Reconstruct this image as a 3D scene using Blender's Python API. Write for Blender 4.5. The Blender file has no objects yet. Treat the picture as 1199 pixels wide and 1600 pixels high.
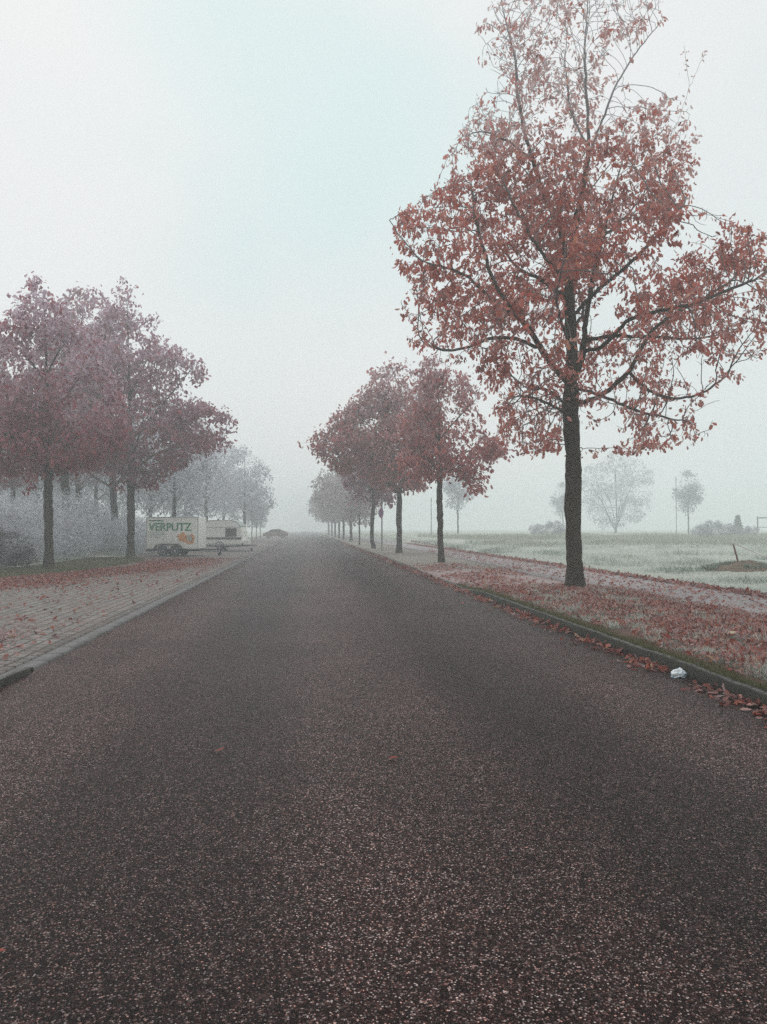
import bpy, bmesh, math, random
import numpy as np
from mathutils import Vector, Matrix, noise

# ------------------------------------------------------------------ camera, sky, sun, exposure
S = bpy.context.scene
COL = S.collection
YAW = math.radians(5.7)            # the camera looks a little to the right of the road's direction (+Y)
PITCH = math.radians(1.24)
cam_d = bpy.data.cameras.new("camera")
cam = bpy.data.objects.new("camera", cam_d); COL.objects.link(cam)
cam.location = (0, 0, 1.5)
cam.rotation_euler = (math.pi / 2 + PITCH, 0, -YAW)
cam_d.sensor_fit = 'VERTICAL'; cam_d.sensor_height = 36.0; cam_d.lens = 27.0
cam_d.clip_start = 0.05; cam_d.clip_end = 3000
S.camera = cam

SUN_EL, SUN_AZ = math.radians(55), math.radians(-25)
world = bpy.data.worlds.new("World"); S.world = world; world.use_nodes = True
wn, wl = world.node_tree.nodes, world.node_tree.links
wn.clear()
w_out = wn.new('ShaderNodeOutputWorld')
w_bg = wn.new('ShaderNodeBackground'); w_bg.inputs['Strength'].default_value = 0.1
w_sky = wn.new('ShaderNodeTexSky'); w_sky.sky_type = 'NISHITA'; w_sky.sun_disc = False
w_sky.sun_elevation = SUN_EL; w_sky.sun_rotation = SUN_AZ; w_sky.dust_density = 3.0
w_tc = wn.new('ShaderNodeTexCoord')
w_no = wn.new('ShaderNodeTexNoise'); w_no.inputs['Scale'].default_value = 1.5; w_no.inputs['Detail'].default_value = 3
w_map = wn.new('ShaderNodeMapping'); w_map.inputs['Location'].default_value = (0.35, 0.2, 0.62)
wl.new(w_tc.outputs['Generated'], w_map.inputs[0]); wl.new(w_map.outputs[0], w_no.inputs['Vector'])
w_rmp = wn.new('ShaderNodeValToRGB')
w_rmp.color_ramp.elements[0].position = 0.36; w_rmp.color_ramp.elements[0].color = (7.4, 8.0, 8.0, 1)
w_rmp.color_ramp.elements[1].position = 0.56; w_rmp.color_ramp.elements[1].color = (8.25, 8.35, 8.3, 1)
w_mix = wn.new('ShaderNodeMixRGB'); w_mix.inputs[0].default_value = 0.95      # closed cloud over a little clear sky
wl.new(w_no.outputs[0], w_rmp.inputs[0])
wl.new(w_sky.outputs[0], w_mix.inputs[1]); 
w_dot = wn.new('ShaderNodeVectorMath'); w_dot.operation = 'DOT_PRODUCT'; w_dot.inputs[1].default_value = (0.0, .888, .46)
wl.new(w_tc.outputs['Generated'], w_dot.inputs[0])
w_n2 = wn.new('ShaderNodeTexNoise'); w_n2.inputs['Scale'].default_value = 5.0; w_n2.inputs['Detail'].default_value = 4
wl.new(w_tc.outputs['Generated'], w_n2.inputs['Vector'])
w_ad = wn.new('ShaderNodeMath'); w_ad.operation = 'MULTIPLY_ADD'; w_ad.inputs[1].default_value = .07
wl.new(w_n2.outputs[0], w_ad.inputs[0]); wl.new(w_dot.outputs['Value'], w_ad.inputs[2])
w_mr = wn.new('ShaderNodeMapRange'); w_mr.interpolation_type = 'SMOOTHSTEP'
w_mr.inputs[1].default_value = .997; w_mr.inputs[2].default_value = 1.05; w_mr.inputs[4].default_value = .5
wl.new(w_ad.outputs[0], w_mr.inputs[0])
w_gap = wn.new('ShaderNodeMixRGB'); w_gap.inputs[2].default_value = (5.6, 7.9, 7.9, 1)
wl.new(w_mr.outputs[0], w_gap.inputs[0]); wl.new(w_rmp.outputs[0], w_gap.inputs[1]); wl.new(w_gap.outputs[0], w_mix.inputs[2])
wl.new(w_mix.outputs[0], w_bg.inputs[0]); wl.new(w_bg.outputs[0], w_out.inputs[0])

sun_d = bpy.data.lights.new("sun", 'SUN'); sun_d.energy = 1.3; sun_d.angle = math.radians(60); sun_d.color = (1, .98, .96)
sun = bpy.data.objects.new("sun", sun_d); COL.objects.link(sun)
sd = Vector((math.sin(-SUN_AZ) * -math.cos(SUN_EL), math.cos(SUN_AZ) * math.cos(SUN_EL), math.sin(SUN_EL)))
sun.rotation_euler = sd.to_track_quat('Z', 'Y').to_euler(); sun.location = (0, 0, 60)

S.view_settings.view_transform = 'Standard'; S.view_settings.look = 'None'
S.view_settings.exposure = 0.14; S.view_settings.gamma = 1.0
S.cycles.volume_bounces = 6; S.cycles.max_bounces = 9; S.cycles.diffuse_bounces = 2
S.cycles.glossy_bounces = 2; S.cycles.transmission_bounces = 2; S.cycles.transparent_max_bounces = 4
S.cycles.caustics_reflective = False; S.cycles.caustics_refractive = False
S.cycles.use_denoising = False
HAZE_DENSITY = 0.0054

rng = np.random.default_rng(7)
random.seed(7)

# ------------------------------------------------------------------ helpers
def tag(o, label=None, cat=None, group=None, kind=None):
    if label: o['label'] = label
    if cat: o['category'] = cat
    if group: o['group'] = group
    if kind: o['kind'] = kind
    return o

def empty(name, loc=(0, 0, 0), rz=0.0, **k):
    o = bpy.data.objects.new(name, None); COL.objects.link(o)
    o.location = loc; o.rotation_euler = (0, 0, rz); o.empty_display_size = .2
    return tag(o, **k)

def link(name, me, mat=None, parent=None):
    o = bpy.data.objects.new(name, me); COL.objects.link(o)
    if mat is not None and not me.materials: me.materials.append(mat)
    o.parent = parent
    return o

def copy_tree(o, parent=None, keep=True):
    c = o.copy(); COL.objects.link(c); c.parent = parent
    for ch in list(o.children): copy_tree(ch, c)
    return c

def at(px, depth):
    """ground point seen in column px of the photograph, depth metres in front of the camera"""
    lat = (px - 599.5) / 1200.0 * depth
    return (lat * math.cos(YAW) + depth * math.sin(YAW), -lat * math.sin(YAW) + depth * math.cos(YAW))

def mesh_np(name, V, face_sizes, loops, attrs=None, smooth=False):
    """V (n,3); loops flat vertex indices; face_sizes per polygon; attrs name -> per-vertex float"""
    me = bpy.data.meshes.new(name)
    me.vertices.add(len(V)); me.vertices.foreach_set('co', np.asarray(V, np.float32).ravel())
    me.loops.add(len(loops)); me.loops.foreach_set('vertex_index', np.asarray(loops, np.int32))
    fs = np.asarray(face_sizes, np.int32)
    st = np.concatenate([[0], np.cumsum(fs)[:-1]]).astype(np.int32)
    me.polygons.add(len(fs)); me.polygons.foreach_set('loop_start', st); me.polygons.foreach_set('loop_total', fs)
    if smooth: me.polygons.foreach_set('use_smooth', np.ones(len(fs), bool))
    me.update(calc_edges=True)
    for k, a in (attrs or {}).items():
        at_ = me.attributes.new(k, 'FLOAT', 'POINT'); at_.data.foreach_set('value', np.asarray(a, np.float32))
    return me

class MB:
    """collects boxes, cylinders, tubes, polygons; build() links them as one mesh"""
    def __init__(s): s.bm = bmesh.new()
    def box(s, x0, x1, y0, y1, z0, z1, bev=0.0):
        vs = [s.bm.verts.new(p) for p in ((x0,y0,z0),(x1,y0,z0),(x1,y1,z0),(x0,y1,z0),(x0,y0,z1),(x1,y0,z1),(x1,y1,z1),(x0,y1,z1))]
        fs = [s.bm.faces.new([vs[i] for i in q]) for q in ((3,2,1,0),(4,5,6,7),(0,1,5,4),(1,2,6,5),(2,3,7,6),(3,0,4,7))]
        if bev > 0:
            ed = {e for f in fs for e in f.edges}
            bmesh.ops.bevel(s.bm, geom=list(ed), offset=bev, segments=2, affect='EDGES', profile=.6)
        return s
    def tube(s, pts, r, n=8, caps=True):
        pts = [Vector(p) for p in pts]; rs = r if isinstance(r, (list, tuple)) else [r] * len(pts)
        rings = []
        for i, p in enumerate(pts):
            t = (pts[min(i+1, len(pts)-1)] - pts[max(i-1, 0)]).normalized()
            u = t.orthogonal().normalized() if i == 0 else (u - t * u.dot(t)).normalized()
            v = t.cross(u)
            rings.append([s.bm.verts.new(p + (u*math.cos(a) + v*math.sin(a)) * rs[i]) for a in [2*math.pi*k/n for k in range(n)]])
        for a, b in zip(rings, rings[1:]):
            for k in range(n): s.bm.faces.new((a[k], a[(k+1)%n], b[(k+1)%n], b[k]))
        if caps:
            s.bm.faces.new(rings[0][::-1]); s.bm.faces.new(rings[-1])
        return s
    def lathe(s, c, axis, prof, n=24):
        """prof: (distance along axis, radius)"""
        c = Vector(c); ax = Vector(axis).normalized(); u = ax.orthogonal().normalized(); v = ax.cross(u)
        rings = [[s.bm.verts.new(c + ax*d + (u*math.cos(2*math.pi*k/n) + v*math.sin(2*math.pi*k/n))*max(r, 1e-4)) for k in range(n)] for d, r in prof]
        for a, b in zip(rings, rings[1:]):
            for k in range(n): s.bm.faces.new((a[k], a[(k+1)%n], b[(k+1)%n], b[k]))
        s.bm.faces.new(rings[0][::-1]); s.bm.faces.new(rings[-1])
        return s
    def prism(s, poly, y0, y1):
        """poly in (x,z), extruded along y"""
        a = [s.bm.verts.new((x, y0, z)) for x, z in poly]; b = [s.bm.verts.new((x, y1, z)) for x, z in poly]
        s.bm.faces.new(a); s.bm.faces.new(b[::-1]); n = len(a)
        for k in range(n): s.bm.faces.new((a[k], b[k], b[(k+1)%n], a[(k+1)%n]))
        return s
    def build(s, name, mat, parent=None, smooth=False):
        bmesh.ops.recalc_face_normals(s.bm, faces=s.bm.faces)
        me = bpy.data.meshes.new(name); s.bm.to_mesh(me); s.bm.free()
        if smooth:
            for p in me.polygons: p.use_smooth = True
            me.set_sharp_from_angle(angle=math.radians(40))
        return link(name, me, mat, parent)

# ------------------------------------------------------------------ materials
def new_mat(name, col=(.5,.5,.5), rough=.7, spec=.4):
    m = bpy.data.materials.new(name); m.use_nodes = True
    b = m.node_tree.nodes['Principled BSDF']
    b.inputs['Base Color'].default_value = (*col, 1); b.inputs['Roughness'].default_value = rough
    b.inputs['Specular IOR Level'].default_value = spec
    return m, m.node_tree.nodes, m.node_tree.links, b

def N(nodes, kind, **k):
    n = nodes.new('ShaderNode' + kind)
    for a, v in k.items():
        if a in n.inputs: n.inputs[a].default_value = v
        else: setattr(n, a, v)
    return n

def ramp(nodes, links, src, stops, interp='LINEAR'):
    r = nodes.new('ShaderNodeValToRGB'); r.color_ramp.interpolation = interp
    e = r.color_ramp.elements
    while len(e) > 1: e.remove(e[-1])
    for i, (p, c) in enumerate(stops):
        if not isinstance(c, (tuple, list)): c = (c, c, c)
        q = e[0] if i == 0 else e.new(p)
        q.position = p; q.color = (*c[:3], 1)
    links.new(src, r.inputs[0]); return r.outputs[0]

def mixc(nodes, links, f, a, b, mode='MIX'):
    m = nodes.new('ShaderNodeMixRGB'); m.blend_type = mode
    for i, v in ((0, f), (1, a), (2, b)):
        if hasattr(v, 'default_value') or hasattr(v, 'links'): links.new(v, m.inputs[i])
        elif i == 0: m.inputs[0].default_value = v
        else: m.inputs[i].default_value = (*v, 1)
    return m.outputs[0]

def pos_map(nodes, links, scale=(1,1,1), rot=(0,0,0), coord='Object'):
    tc = nodes.new('ShaderNodeTexCoord'); mp = nodes.new('ShaderNodeMapping')
    mp.inputs['Scale'].default_value = scale; mp.inputs['Rotation'].default_value = rot
    links.new(tc.outputs[coord], mp.inputs[0]); return mp.outputs[0]

def noise_t(nodes, links, vec, scale, detail=4, rough=.6):
    n = nodes.new('ShaderNodeTexNoise'); n.inputs['Scale'].default_value = scale
    n.inputs['Detail'].default_value = detail; n.inputs['Roughness'].default_value = rough
    links.new(vec, n.inputs['Vector']); return n.outputs['Fac']

def bump(nodes, links, h, b, strength=.5, dist=.01):
    n = nodes.new('ShaderNodeBump'); n.inputs['Strength'].default_value = strength; n.inputs['Distance'].default_value = dist
    links.new(h, n.inputs['Height']); links.new(n.outputs[0], b.inputs['Normal'])

def simple(name, col, rough=.6, spec=.4, var=.25, scale=8.0):
    m, n, l, b = new_mat(name, col, rough, spec)
    v = pos_map(n, l)
    f = noise_t(n, l, v, scale, 5)
    c = ramp(n, l, f, [(.3, tuple(x*(1-var) for x in col)), (.7, tuple(min(1, x*(1+var)) for x in col))])
    l.new(c, b.inputs['Base Color'])
    return m

def asphalt():
    m, n, l, b = new_mat("asphalt", rough=.48, spec=.06)
    v = pos_map(n, l)
    # aggregate: coarse chips and finer grit, each with its own tone
    vo = N(n, 'TexVoronoi', Scale=172.0); l.new(v, vo.inputs['Vector'])
    vo2 = N(n, 'TexVoronoi', Scale=80.0); l.new(v, vo2.inputs['Vector'])
    sep = n.new('ShaderNodeSeparateColor'); l.new(vo.outputs['Color'], sep.inputs[0])
    sep2 = n.new('ShaderNodeSeparateColor'); l.new(vo2.outputs['Color'], sep2.inputs[0])
    chip = ramp(n, l, sep.outputs[0], [(0, (.004,.0015,.0012)), (.5, (.008,.0035,.003)), (.70, (.019,.009,.008)), (.83, (.075,.066,.066)), (.93, (.24,.275,.28)), (1, (.54,.66,.68))])
    chip2 = ramp(n, l, sep2.outputs[0], [(0, (.006,.003,.002)), (.7, (.010,.005,.004)), (.88, (.036,.023,.021)), (1, (.13,.10,.095))])
    c = mixc(n, l, .28, chip, chip2)
    hue = ramp(n, l, sep.outputs[1], [(0, (1.5,.86,.74)), (.35, (1.12,.97,.92)), (1, (1.0,1.0,1.0))])
    c = mixc(n, l, 1.0, c, hue, 'MULTIPLY')
    # binder gaps between chips
    gap = ramp(n, l, vo.outputs['Distance'], [(.25, 1.0), (.75, .35)])
    c = mixc(n, l, 1.0, c, gap, 'MULTIPLY')
    # wear: long bands in driving direction and blotches; frost dusting
    band = noise_t(n, l, pos_map(n, l, (.55, .06, 1)), 1.0, 3)
    bl = noise_t(n, l, v, .45, 5, .65)
    w = mixc(n, l, .5, band, bl)
    w = ramp(n, l, w, [(.36, .62), (.5, 1.0), (.64, 1.5)])
    c = mixc(n, l, 1.0, c, w, 'MULTIPLY')
    # wheel tracks polished darker
    tc = n.new('ShaderNodeTexCoord'); sx = n.new('ShaderNodeSeparateXYZ'); l.new(tc.outputs['Object'], sx.inputs[0])
    wob = N(n, 'Math', operation='MULTIPLY_ADD'); l.new(noise_t(n, l, pos_map(n, l, (.3, .12, 1)), 1.0, 3), wob.inputs[0]); wob.inputs[1].default_value = 1.1
    l.new(sx.outputs[0], wob.inputs[2])
    mr = N(n, 'MapRange'); l.new(wob.outputs[0], mr.inputs[0]); mr.inputs[1].default_value = -2.6; mr.inputs[2].default_value = 4.6
    tr_ = ramp(n, l, mr.outputs[0], [(0, 1.35), (.16, 1.2), (.27, .66), (.34, .70), (.46, 1.28), (.56, 1.2), (.66, .62), (.72, .68), (.84, 1.1), (1, .8)], 'EASE')
    c = mixc(n, l, 1.0, c, tr_, 'MULTIPLY')
    mid = noise_t(n, l, v, 22, 3, .8)
    c = mixc(n, l, 1.0, c, ramp(n, l, mid, [(.35, .6), (.65, 1.45)]), 'MULTIPLY')
    fr = noise_t(n, l, v, 34, 4, .85)
    fro = ramp(n, l, fr, [(.54, 0.0), (.76, .16)])
    c = mixc(n, l, fro, c, (.36,.33,.33))
    c = mixc(n, l, 1.0, c, (1.18, .86, .82), 'MULTIPLY')
    l.new(c, b.inputs['Base Color'])
    bump(n, l, vo.outputs['Distance'], b, .6, .003)
    return m

def bark(name, dark=(.018,.012,.009), lite=(.070,.046,.032), moss=(.075,.060,.024), mossy=.32, frost=.0):
    m, n, l, b = new_mat(name, rough=.9, spec=.2)
    v = pos_map(n, l, (1, 1, .22))
    f = noise_t(n, l, v, 34, 6, .7)
    vo = N(n, 'TexVoronoi', Scale=26.0, feature='DISTANCE_TO_EDGE'); l.new(v, vo.inputs['Vector'])
    c = ramp(n, l, f, [(.3, dark), (.7, lite)])
    c = mixc(n, l, ramp(n, l, vo.outputs['Distance'], [(.0, .75), (.12, 0.0)]), c, dark)
    g = noise_t(n, l, pos_map(n, l), 3.2, 5)
    c = mixc(n, l, ramp(n, l, g, [(.42, 0.0), (.68, mossy)]), c, moss)
    at_ = N(n, 'Attribute', attribute_name='frost')
    c = mixc(n, l, at_.outputs['Fac'], c, (.68,.69,.73))
    l.new(c, b.inputs['Base Color'])
    bump(n, l, f, b, .8, .02)
    return m

def leaf_mat(name, stops, frostcol=(.55,.50,.52)):
    m, n, l, b = new_mat(name, rough=.75, spec=.25)
    a = N(n, 'Attribute', attribute_name='tint'); f = N(n, 'Attribute', attribute_name='frost')
    c = ramp(n, l, a.outputs['Fac'], stops)
    vn = noise_t(n, l, pos_map(n, l), 45, 3)
    c = mixc(n, l, 1.0, c, ramp(n, l, vn, [(.3, .75), (.7, 1.25)]), 'MULTIPLY')
    c = mixc(n, l, f.outputs['Fac'], c, frostcol)
    l.new(c, b.inputs['Base Color'])
    tr = n.new('ShaderNodeBsdfTranslucent'); l.new(c, tr.inputs[0])
    mx = n.new('ShaderNodeMixShader'); mx.inputs[0].default_value = .42
    out = [q for q in n if q.type == 'OUTPUT_MATERIAL'][0]
    l.new(b.outputs[0], mx.inputs[1]); l.new(tr.outputs[0], mx.inputs[2]); l.new(mx.outputs[0], out.inputs[0])
    return m

def ground_mat(name, a, bcol, ccol, s1=.8, s2=14.0, frost=.3, fcol=(.45,.5,.46), bs=.6, bd=.02):
    """soil / turf: two tones in blotches, fine grain, frost patches"""
    m, n, l, b = new_mat(name, rough=.95, spec=.15)
    v = pos_map(n, l)
    c = ramp(n, l, noise_t(n, l, v, s1, 6, .65), [(.35, a), (.62, bcol)])
    c = mixc(n, l, ramp(n, l, noise_t(n, l, v, s2, 5, .8), [(.4, 0.0), (.65, .8)]), c, ccol)
    c = mixc(n, l, ramp(n, l, noise_t(n, l, v, s2*3.1, 4, .8), [(.45, 0.0), (.7, frost)]), c, fcol)
    l.new(c, b.inputs['Base Color'])
    bump(n, l, noise_t(n, l, v, s2*2, 5, .8), b, bs, bd)
    return m

def paver_mat():
    m, n, l, b = new_mat("frosty pavers", rough=.85, spec=.25)
    v = pos_map(n, l, (1,1,1), (0,0,math.pi/2))
    br = N(n, 'TexBrick', Scale=1.0); br.offset = .5
    br.inputs['Brick Width'].default_value = .24; br.inputs['Row Height'].default_value = .19
    br.inputs['Mortar Size'].default_value = .022; br.inputs['Mortar Smooth'].default_value = .3
    br.inputs['Color1'].default_value = (.11,.103,.098,1); br.inputs['Color2'].default_value = (.195,.183,.175,1)
    br.inputs['Mortar'].default_value = (.035,.032,.014,1)
    l.new(v, br.inputs['Vector'])
    v2 = pos_map(n, l)
    c = br.outputs['Color']
    c = mixc(n, l, ramp(n, l, noise_t(n, l, v2, .9, 6, .7), [(.42, 0.0), (.66, .55)]), c, (.13,.075,.06))
    c = mixc(n, l, ramp(n, l, noise_t(n, l, v2, 26, 5, .85), [(.45, 0.0), (.7, .5)]), c, (.42,.38,.38))
    c = mixc(n, l, 1.0, c, ramp(n, l, noise_t(n, l, v2, 60, 3, .8), [(.3, .65), (.7, 1.35)]), 'MULTIPLY')
    l.new(c, b.inputs['Base Color'])
    inv = ramp(n, l, br.outputs['Fac'], [(0, 1.0), (1, 0.0)])
    bump(n, l, inv, b, .8, .012)
    return m

def slab_mat(name, L=1.0, base=(.17,.165,.16), top=0.0):
    m, n, l, b = new_mat(name, rough=.85, spec=.25)
    tc = n.new('ShaderNodeTexCoord'); sx = n.new('ShaderNodeSeparateXYZ'); l.new(tc.outputs['Object'], sx.inputs[0])
    md = N(n, 'Math', operation='MODULO'); l.new(sx.outputs[1], md.inputs[0]); md.inputs[1].default_value = L
    ab = N(n, 'Math', operation='ABSOLUTE'); l.new(md.outputs[0], ab.inputs[0])
    j = ramp(n, l, ab.outputs[0], [(0, 1.0), (.014, 1.0), (.026, 0.0)])
    v = pos_map(n, l)
    c = ramp(n, l, noise_t(n, l, v, 3.0, 6, .7), [(.3, tuple(x*.6 for x in base)), (.7, tuple(x*1.3 for x in base))])
    c = mixc(n, l, ramp(n, l, noise_t(n, l, v, 9, 5, .7), [(.48, 0.0), (.7, .6)]), c, (.045,.045,.018))
    c = mixc(n, l, ramp(n, l, noise_t(n, l, v, 60, 4, .85), [(.45, 0.0), (.7, .3 if not top else .06)]), c, (.42,.42,.42))
    c = mixc(n, l, j, c, (.03,.03,.02))
    if top:      # rime lies on what faces up
        ge = n.new('ShaderNodeNewGeometry'); sn = n.new('ShaderNodeSeparateXYZ'); l.new(ge.outputs['Normal'], sn.inputs[0])
        up = ramp(n, l, sn.outputs[2], [(.75, 0.0), (.98, top)])
        nf = ramp(n, l, noise_t(n, l, v, 14, 5, .8), [(.38, .0), (.66, 1.0)])
        c = mixc(n, l, mixc(n, l, 1.0, up, nf, 'MULTIPLY'), c, (.30,.30,.29))
    l.new(c, b.inputs['Base Color'])
    bump(n, l, noise_t(n, l, v, 50, 4, .8), b, .5, .006)
    return m

M_ASPH = asphalt()
M_BARK = bark("oak bark")
M_BARK2 = bark("grey bark", (.025,.020,.02), (.08,.068,.066), (.06,.058,.04), .3)
M_LEAF = leaf_mat("rust oak leaves", [(0, (.22,.036,.026)), (.4, (.50,.088,.056)), (.75, (.66,.16,.10)), (1, (.70,.30,.18))], (.70,.58,.58))
M_LEAF_P = leaf_mat("dark wine oak leaves", [(0, (.13,.014,.026)), (.5, (.31,.032,.056)), (1, (.44,.085,.095))], (.68,.57,.66))
M_LEAF_M = leaf_mat("dusty mauve red oak leaves", [(0, (.18,.030,.030)), (.4, (.40,.068,.062)), (.75, (.54,.13,.11)), (1, (.60,.24,.19))], (.68,.56,.60))
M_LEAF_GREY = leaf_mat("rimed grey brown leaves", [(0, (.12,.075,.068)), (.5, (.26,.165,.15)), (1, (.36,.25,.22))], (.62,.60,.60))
M_LITTER = leaf_mat("fallen oak leaves", [(0, (.07,.018,.014)), (.35, (.20,.042,.030)), (.6, (.34,.070,.045)), (.88, (.42,.14,.085)), (1, (.46,.28,.17))], (.60,.50,.50))
M_FROSTLEAF = leaf_mat("frosted thicket leaves", [(0, (.16,.14,.16)), (.5, (.40,.39,.43)), (1, (.62,.62,.67))], (.78,.80,.86))
M_GRASS = leaf_mat("frosted grass", [(0, (.05,.085,.045)), (.45, (.12,.17,.10)), (.8, (.28,.27,.17)), (1, (.40,.38,.28))], (.76,.80,.78))
M_MOSS = leaf_mat("olive grass", [(0, (.045,.05,.012)), (.5, (.085,.085,.022)), (1, (.15,.13,.045))], (.40,.42,.32))

# ------------------------------------------------------------------ leaves, blades
def leaf_template(L=1.0, detail=True):
    """a lobed oak leaf along +X, folded on the midrib and curling down; returns verts, faces, margin weight"""
    if detail:
        side = [(.04, .02), (.20, .18), (.29, .11), (.46, .30), (.56, .18), (.74, .30), (.83, .17), (.97, .10)]
    else:
        side = [(.20, .20), (.55, .31), (.86, .20)]
    mid = [(0, 0), (.5, 0), (1, 0)] if detail else [(0, 0), (1, 0)]
    V, W, Fc = [], [], []
    for x, y in mid: V.append((x, 0, -.25*x*x)); W.append(.15)
    m = len(mid)
    for sgn in (1, -1):
        i0 = len(V)
        for x, y in side: V.append((x, y*sgn, y*.45 - .25*x*x)); W.append(.8)
        idx = list(range(i0, i0+len(side)))
        f = [0] + idx + list(range(m-1, 0, -1))
        Fc.append(f if sgn < 0 else f[::-1])
    return np.array(V) * L, Fc, np.array(W)

def scatter(template, P, X, Z, size, tint, frost, name, edge=.5):
    """copies of the template with x axis X and up axis Z at P"""
    V, Fc, W = template
    n = len(P); k = len(V)
    X = X / (np.linalg.norm(X, axis=1, keepdims=True) + 1e-9)
    Y = np.cross(Z, X); Y /= (np.linalg.norm(Y, axis=1, keepdims=True) + 1e-9)
    Zz = np.cross(X, Y)
    size = np.broadcast_to(size, (n,))
    wid = rng.uniform(.75, 1.2, n)[:, None, None]; crl = rng.uniform(-.8, 2.2, n)[:, None, None]
    co = P[:, None, :] + size[:, None, None] * (V[None, :, 0:1]*X[:, None, :] + V[None, :, 1:2]*wid*Y[:, None, :] + V[None, :, 2:3]*crl*Zz[:, None, :])
    fl = np.concatenate([np.array(f) for f in Fc]); fs = np.array([len(f) for f in Fc])
    loops = (fl[None, :] + (np.arange(n)*k)[:, None]).ravel(); sizes = np.tile(fs, n)
    fr = np.clip(frost[:, None] * ((1-edge) + edge*2*W[None, :]), 0, 1)
    return mesh_np(name, co.reshape(-1, 3), sizes, loops, {'tint': np.repeat(tint, k), 'frost': fr.ravel()})

LEAF_HI = leaf_template(1.0, True); LEAF_LO = leaf_template(1.0, False)
BLADE = (np.array([(0, -.030, 0), (0, .030, 0), (.55, .026, .05), (.55, -.026, .05), (1, 0, -.12)]), [[0, 1, 2, 3], [3, 2, 4]], np.array([.3, .3, .5, .5, .6]))

def blades(name, P, h, tint, frost, mat, lean=.5):
    n = len(P)
    a = rng.uniform(0, 2*math.pi, n); t = rng.uniform(.1, 1, n)*lean
    X = np.stack([np.cos(a)*t, np.sin(a)*t, np.ones(n)], 1)
    Z = np.stack([-np.sin(a+rng.normal(0,.5,n)), np.cos(a), np.zeros(n)], 1)
    me = scatter(BLADE, P, X, Z, h, tint, frost, name, .3)
    return link(name, me, mat)

# ------------------------------------------------------------------ tree growing (space colonisation)
def polyline(pts, step):
    out = [np.array(pts[0], float)]
    for a, b in zip(pts, pts[1:]):
        a, b = np.array(a, float), np.array(b, float); d = np.linalg.norm(b-a); k = max(1, int(round(d/step)))
        for i in range(1, k+1): out.append(a + (b-a)*i/k)
    out = np.array(out)
    for _ in range(3):
        out[1:-1] = out[1:-1]*.5 + (out[:-2]+out[2:])*.25
    w = rng.normal(0, step*.07, out.shape); w[0] = 0; out += w
    return out

def grow(limbs, attr, step=.2, infl=1.6, kill=.35, iters=120, bias=(0, 0, .12), max_nodes=9000):
    """limbs: first is the trunk, later ones spring from the nearest node already there"""
    pos = []; par = []
    for i, lm in enumerate(limbs):
        pl = polyline(lm, step)
        if i == 0: prev = -1; seq = pl
        else:
            A = np.array(pos); prev = int(np.argmin(((A-pl[0])**2).sum(1))); seq = pl[1:]
        for p in seq:
            pos.append(p); par.append(prev); prev = len(pos)-1
    cap = max_nodes + 3000
    Pn = np.zeros((cap, 3)); Pn[:len(pos)] = pos; n = len(pos)
    par = list(par); nch = np.zeros(cap, int)
    for q in par:
        if q >= 0: nch[q] += 1
    D = np.zeros((cap, 3))
    for i, q in enumerate(par):
        if q >= 0: D[i] = Pn[i]-Pn[q]; D[i] /= np.linalg.norm(D[i])+1e-9
        else: D[i] = (0, 0, 1)
    A = np.array(attr); 
    best = np.full(len(A), 1e9); bi = np.zeros(len(A), int)
    def upd(i0, i1):
        nonlocal best, bi
        for s in range(i0, i1, 400):
            e = min(i1, s+400)
            d = ((A[:, None, :]-Pn[None, s:e, :])**2).sum(2)
            j = d.argmin(1); dm = d[np.arange(len(A)), j]
            u = dm < best; best = np.where(u, dm, best); bi = np.where(u, j+s, bi)
    upd(0, n)
    bias = np.array(bias)
    for it in range(iters):
        keep = best > kill*kill
        A, best, bi = A[keep], best[keep], bi[keep]
        act = best < infl*infl
        if not act.any() or n > max_nodes: break
        src = bi[act]; v = A[act]-Pn[src]; v /= np.linalg.norm(v, axis=1, keepdims=True)+1e-9
        acc = np.zeros((n, 3)); np.add.at(acc, src, v)
        nodes = np.unique(src); nodes = nodes[nch[nodes] < 3]
        if len(nodes) == 0: break
        d = acc[nodes]; d /= np.linalg.norm(d, axis=1, keepdims=True)+1e-9
        keepn = (d*D[nodes]).sum(1) > -.25; nodes = nodes[keepn]; d = d[keepn]
        if len(nodes) == 0: break
        d = d + .6*D[nodes] + bias + rng.normal(0, .15, d.shape); d /= np.linalg.norm(d, axis=1, keepdims=True)+1e-9
        newp = Pn[nodes] + d*step
        m = min(len(nodes), cap-n)
        if m <= 0: break
        Pn[n:n+m] = newp[:m]; D[n:n+m] = d[:m]; par.extend(nodes[:m].tolist()); nch[nodes[:m]] += 1
        upd(n, n+m); n += m
    return Pn[:n].copy(), np.array(par), D[:n].copy()

def radii(P, par, tip, base):
    n = len(P); leaves = np.ones(n)
    for q in par:
        if q >= 0: leaves[q] = 0
    cnt = leaves.copy()
    for i in range(n-1, -1, -1):
        if par[i] >= 0: cnt[par[i]] += cnt[i]
    e = math.log(max(cnt[0], 2))/math.log(base/tip)
    r = tip*cnt**(1/e)
    # limbs taper along their length as well
    return r, leaves > 0

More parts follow.
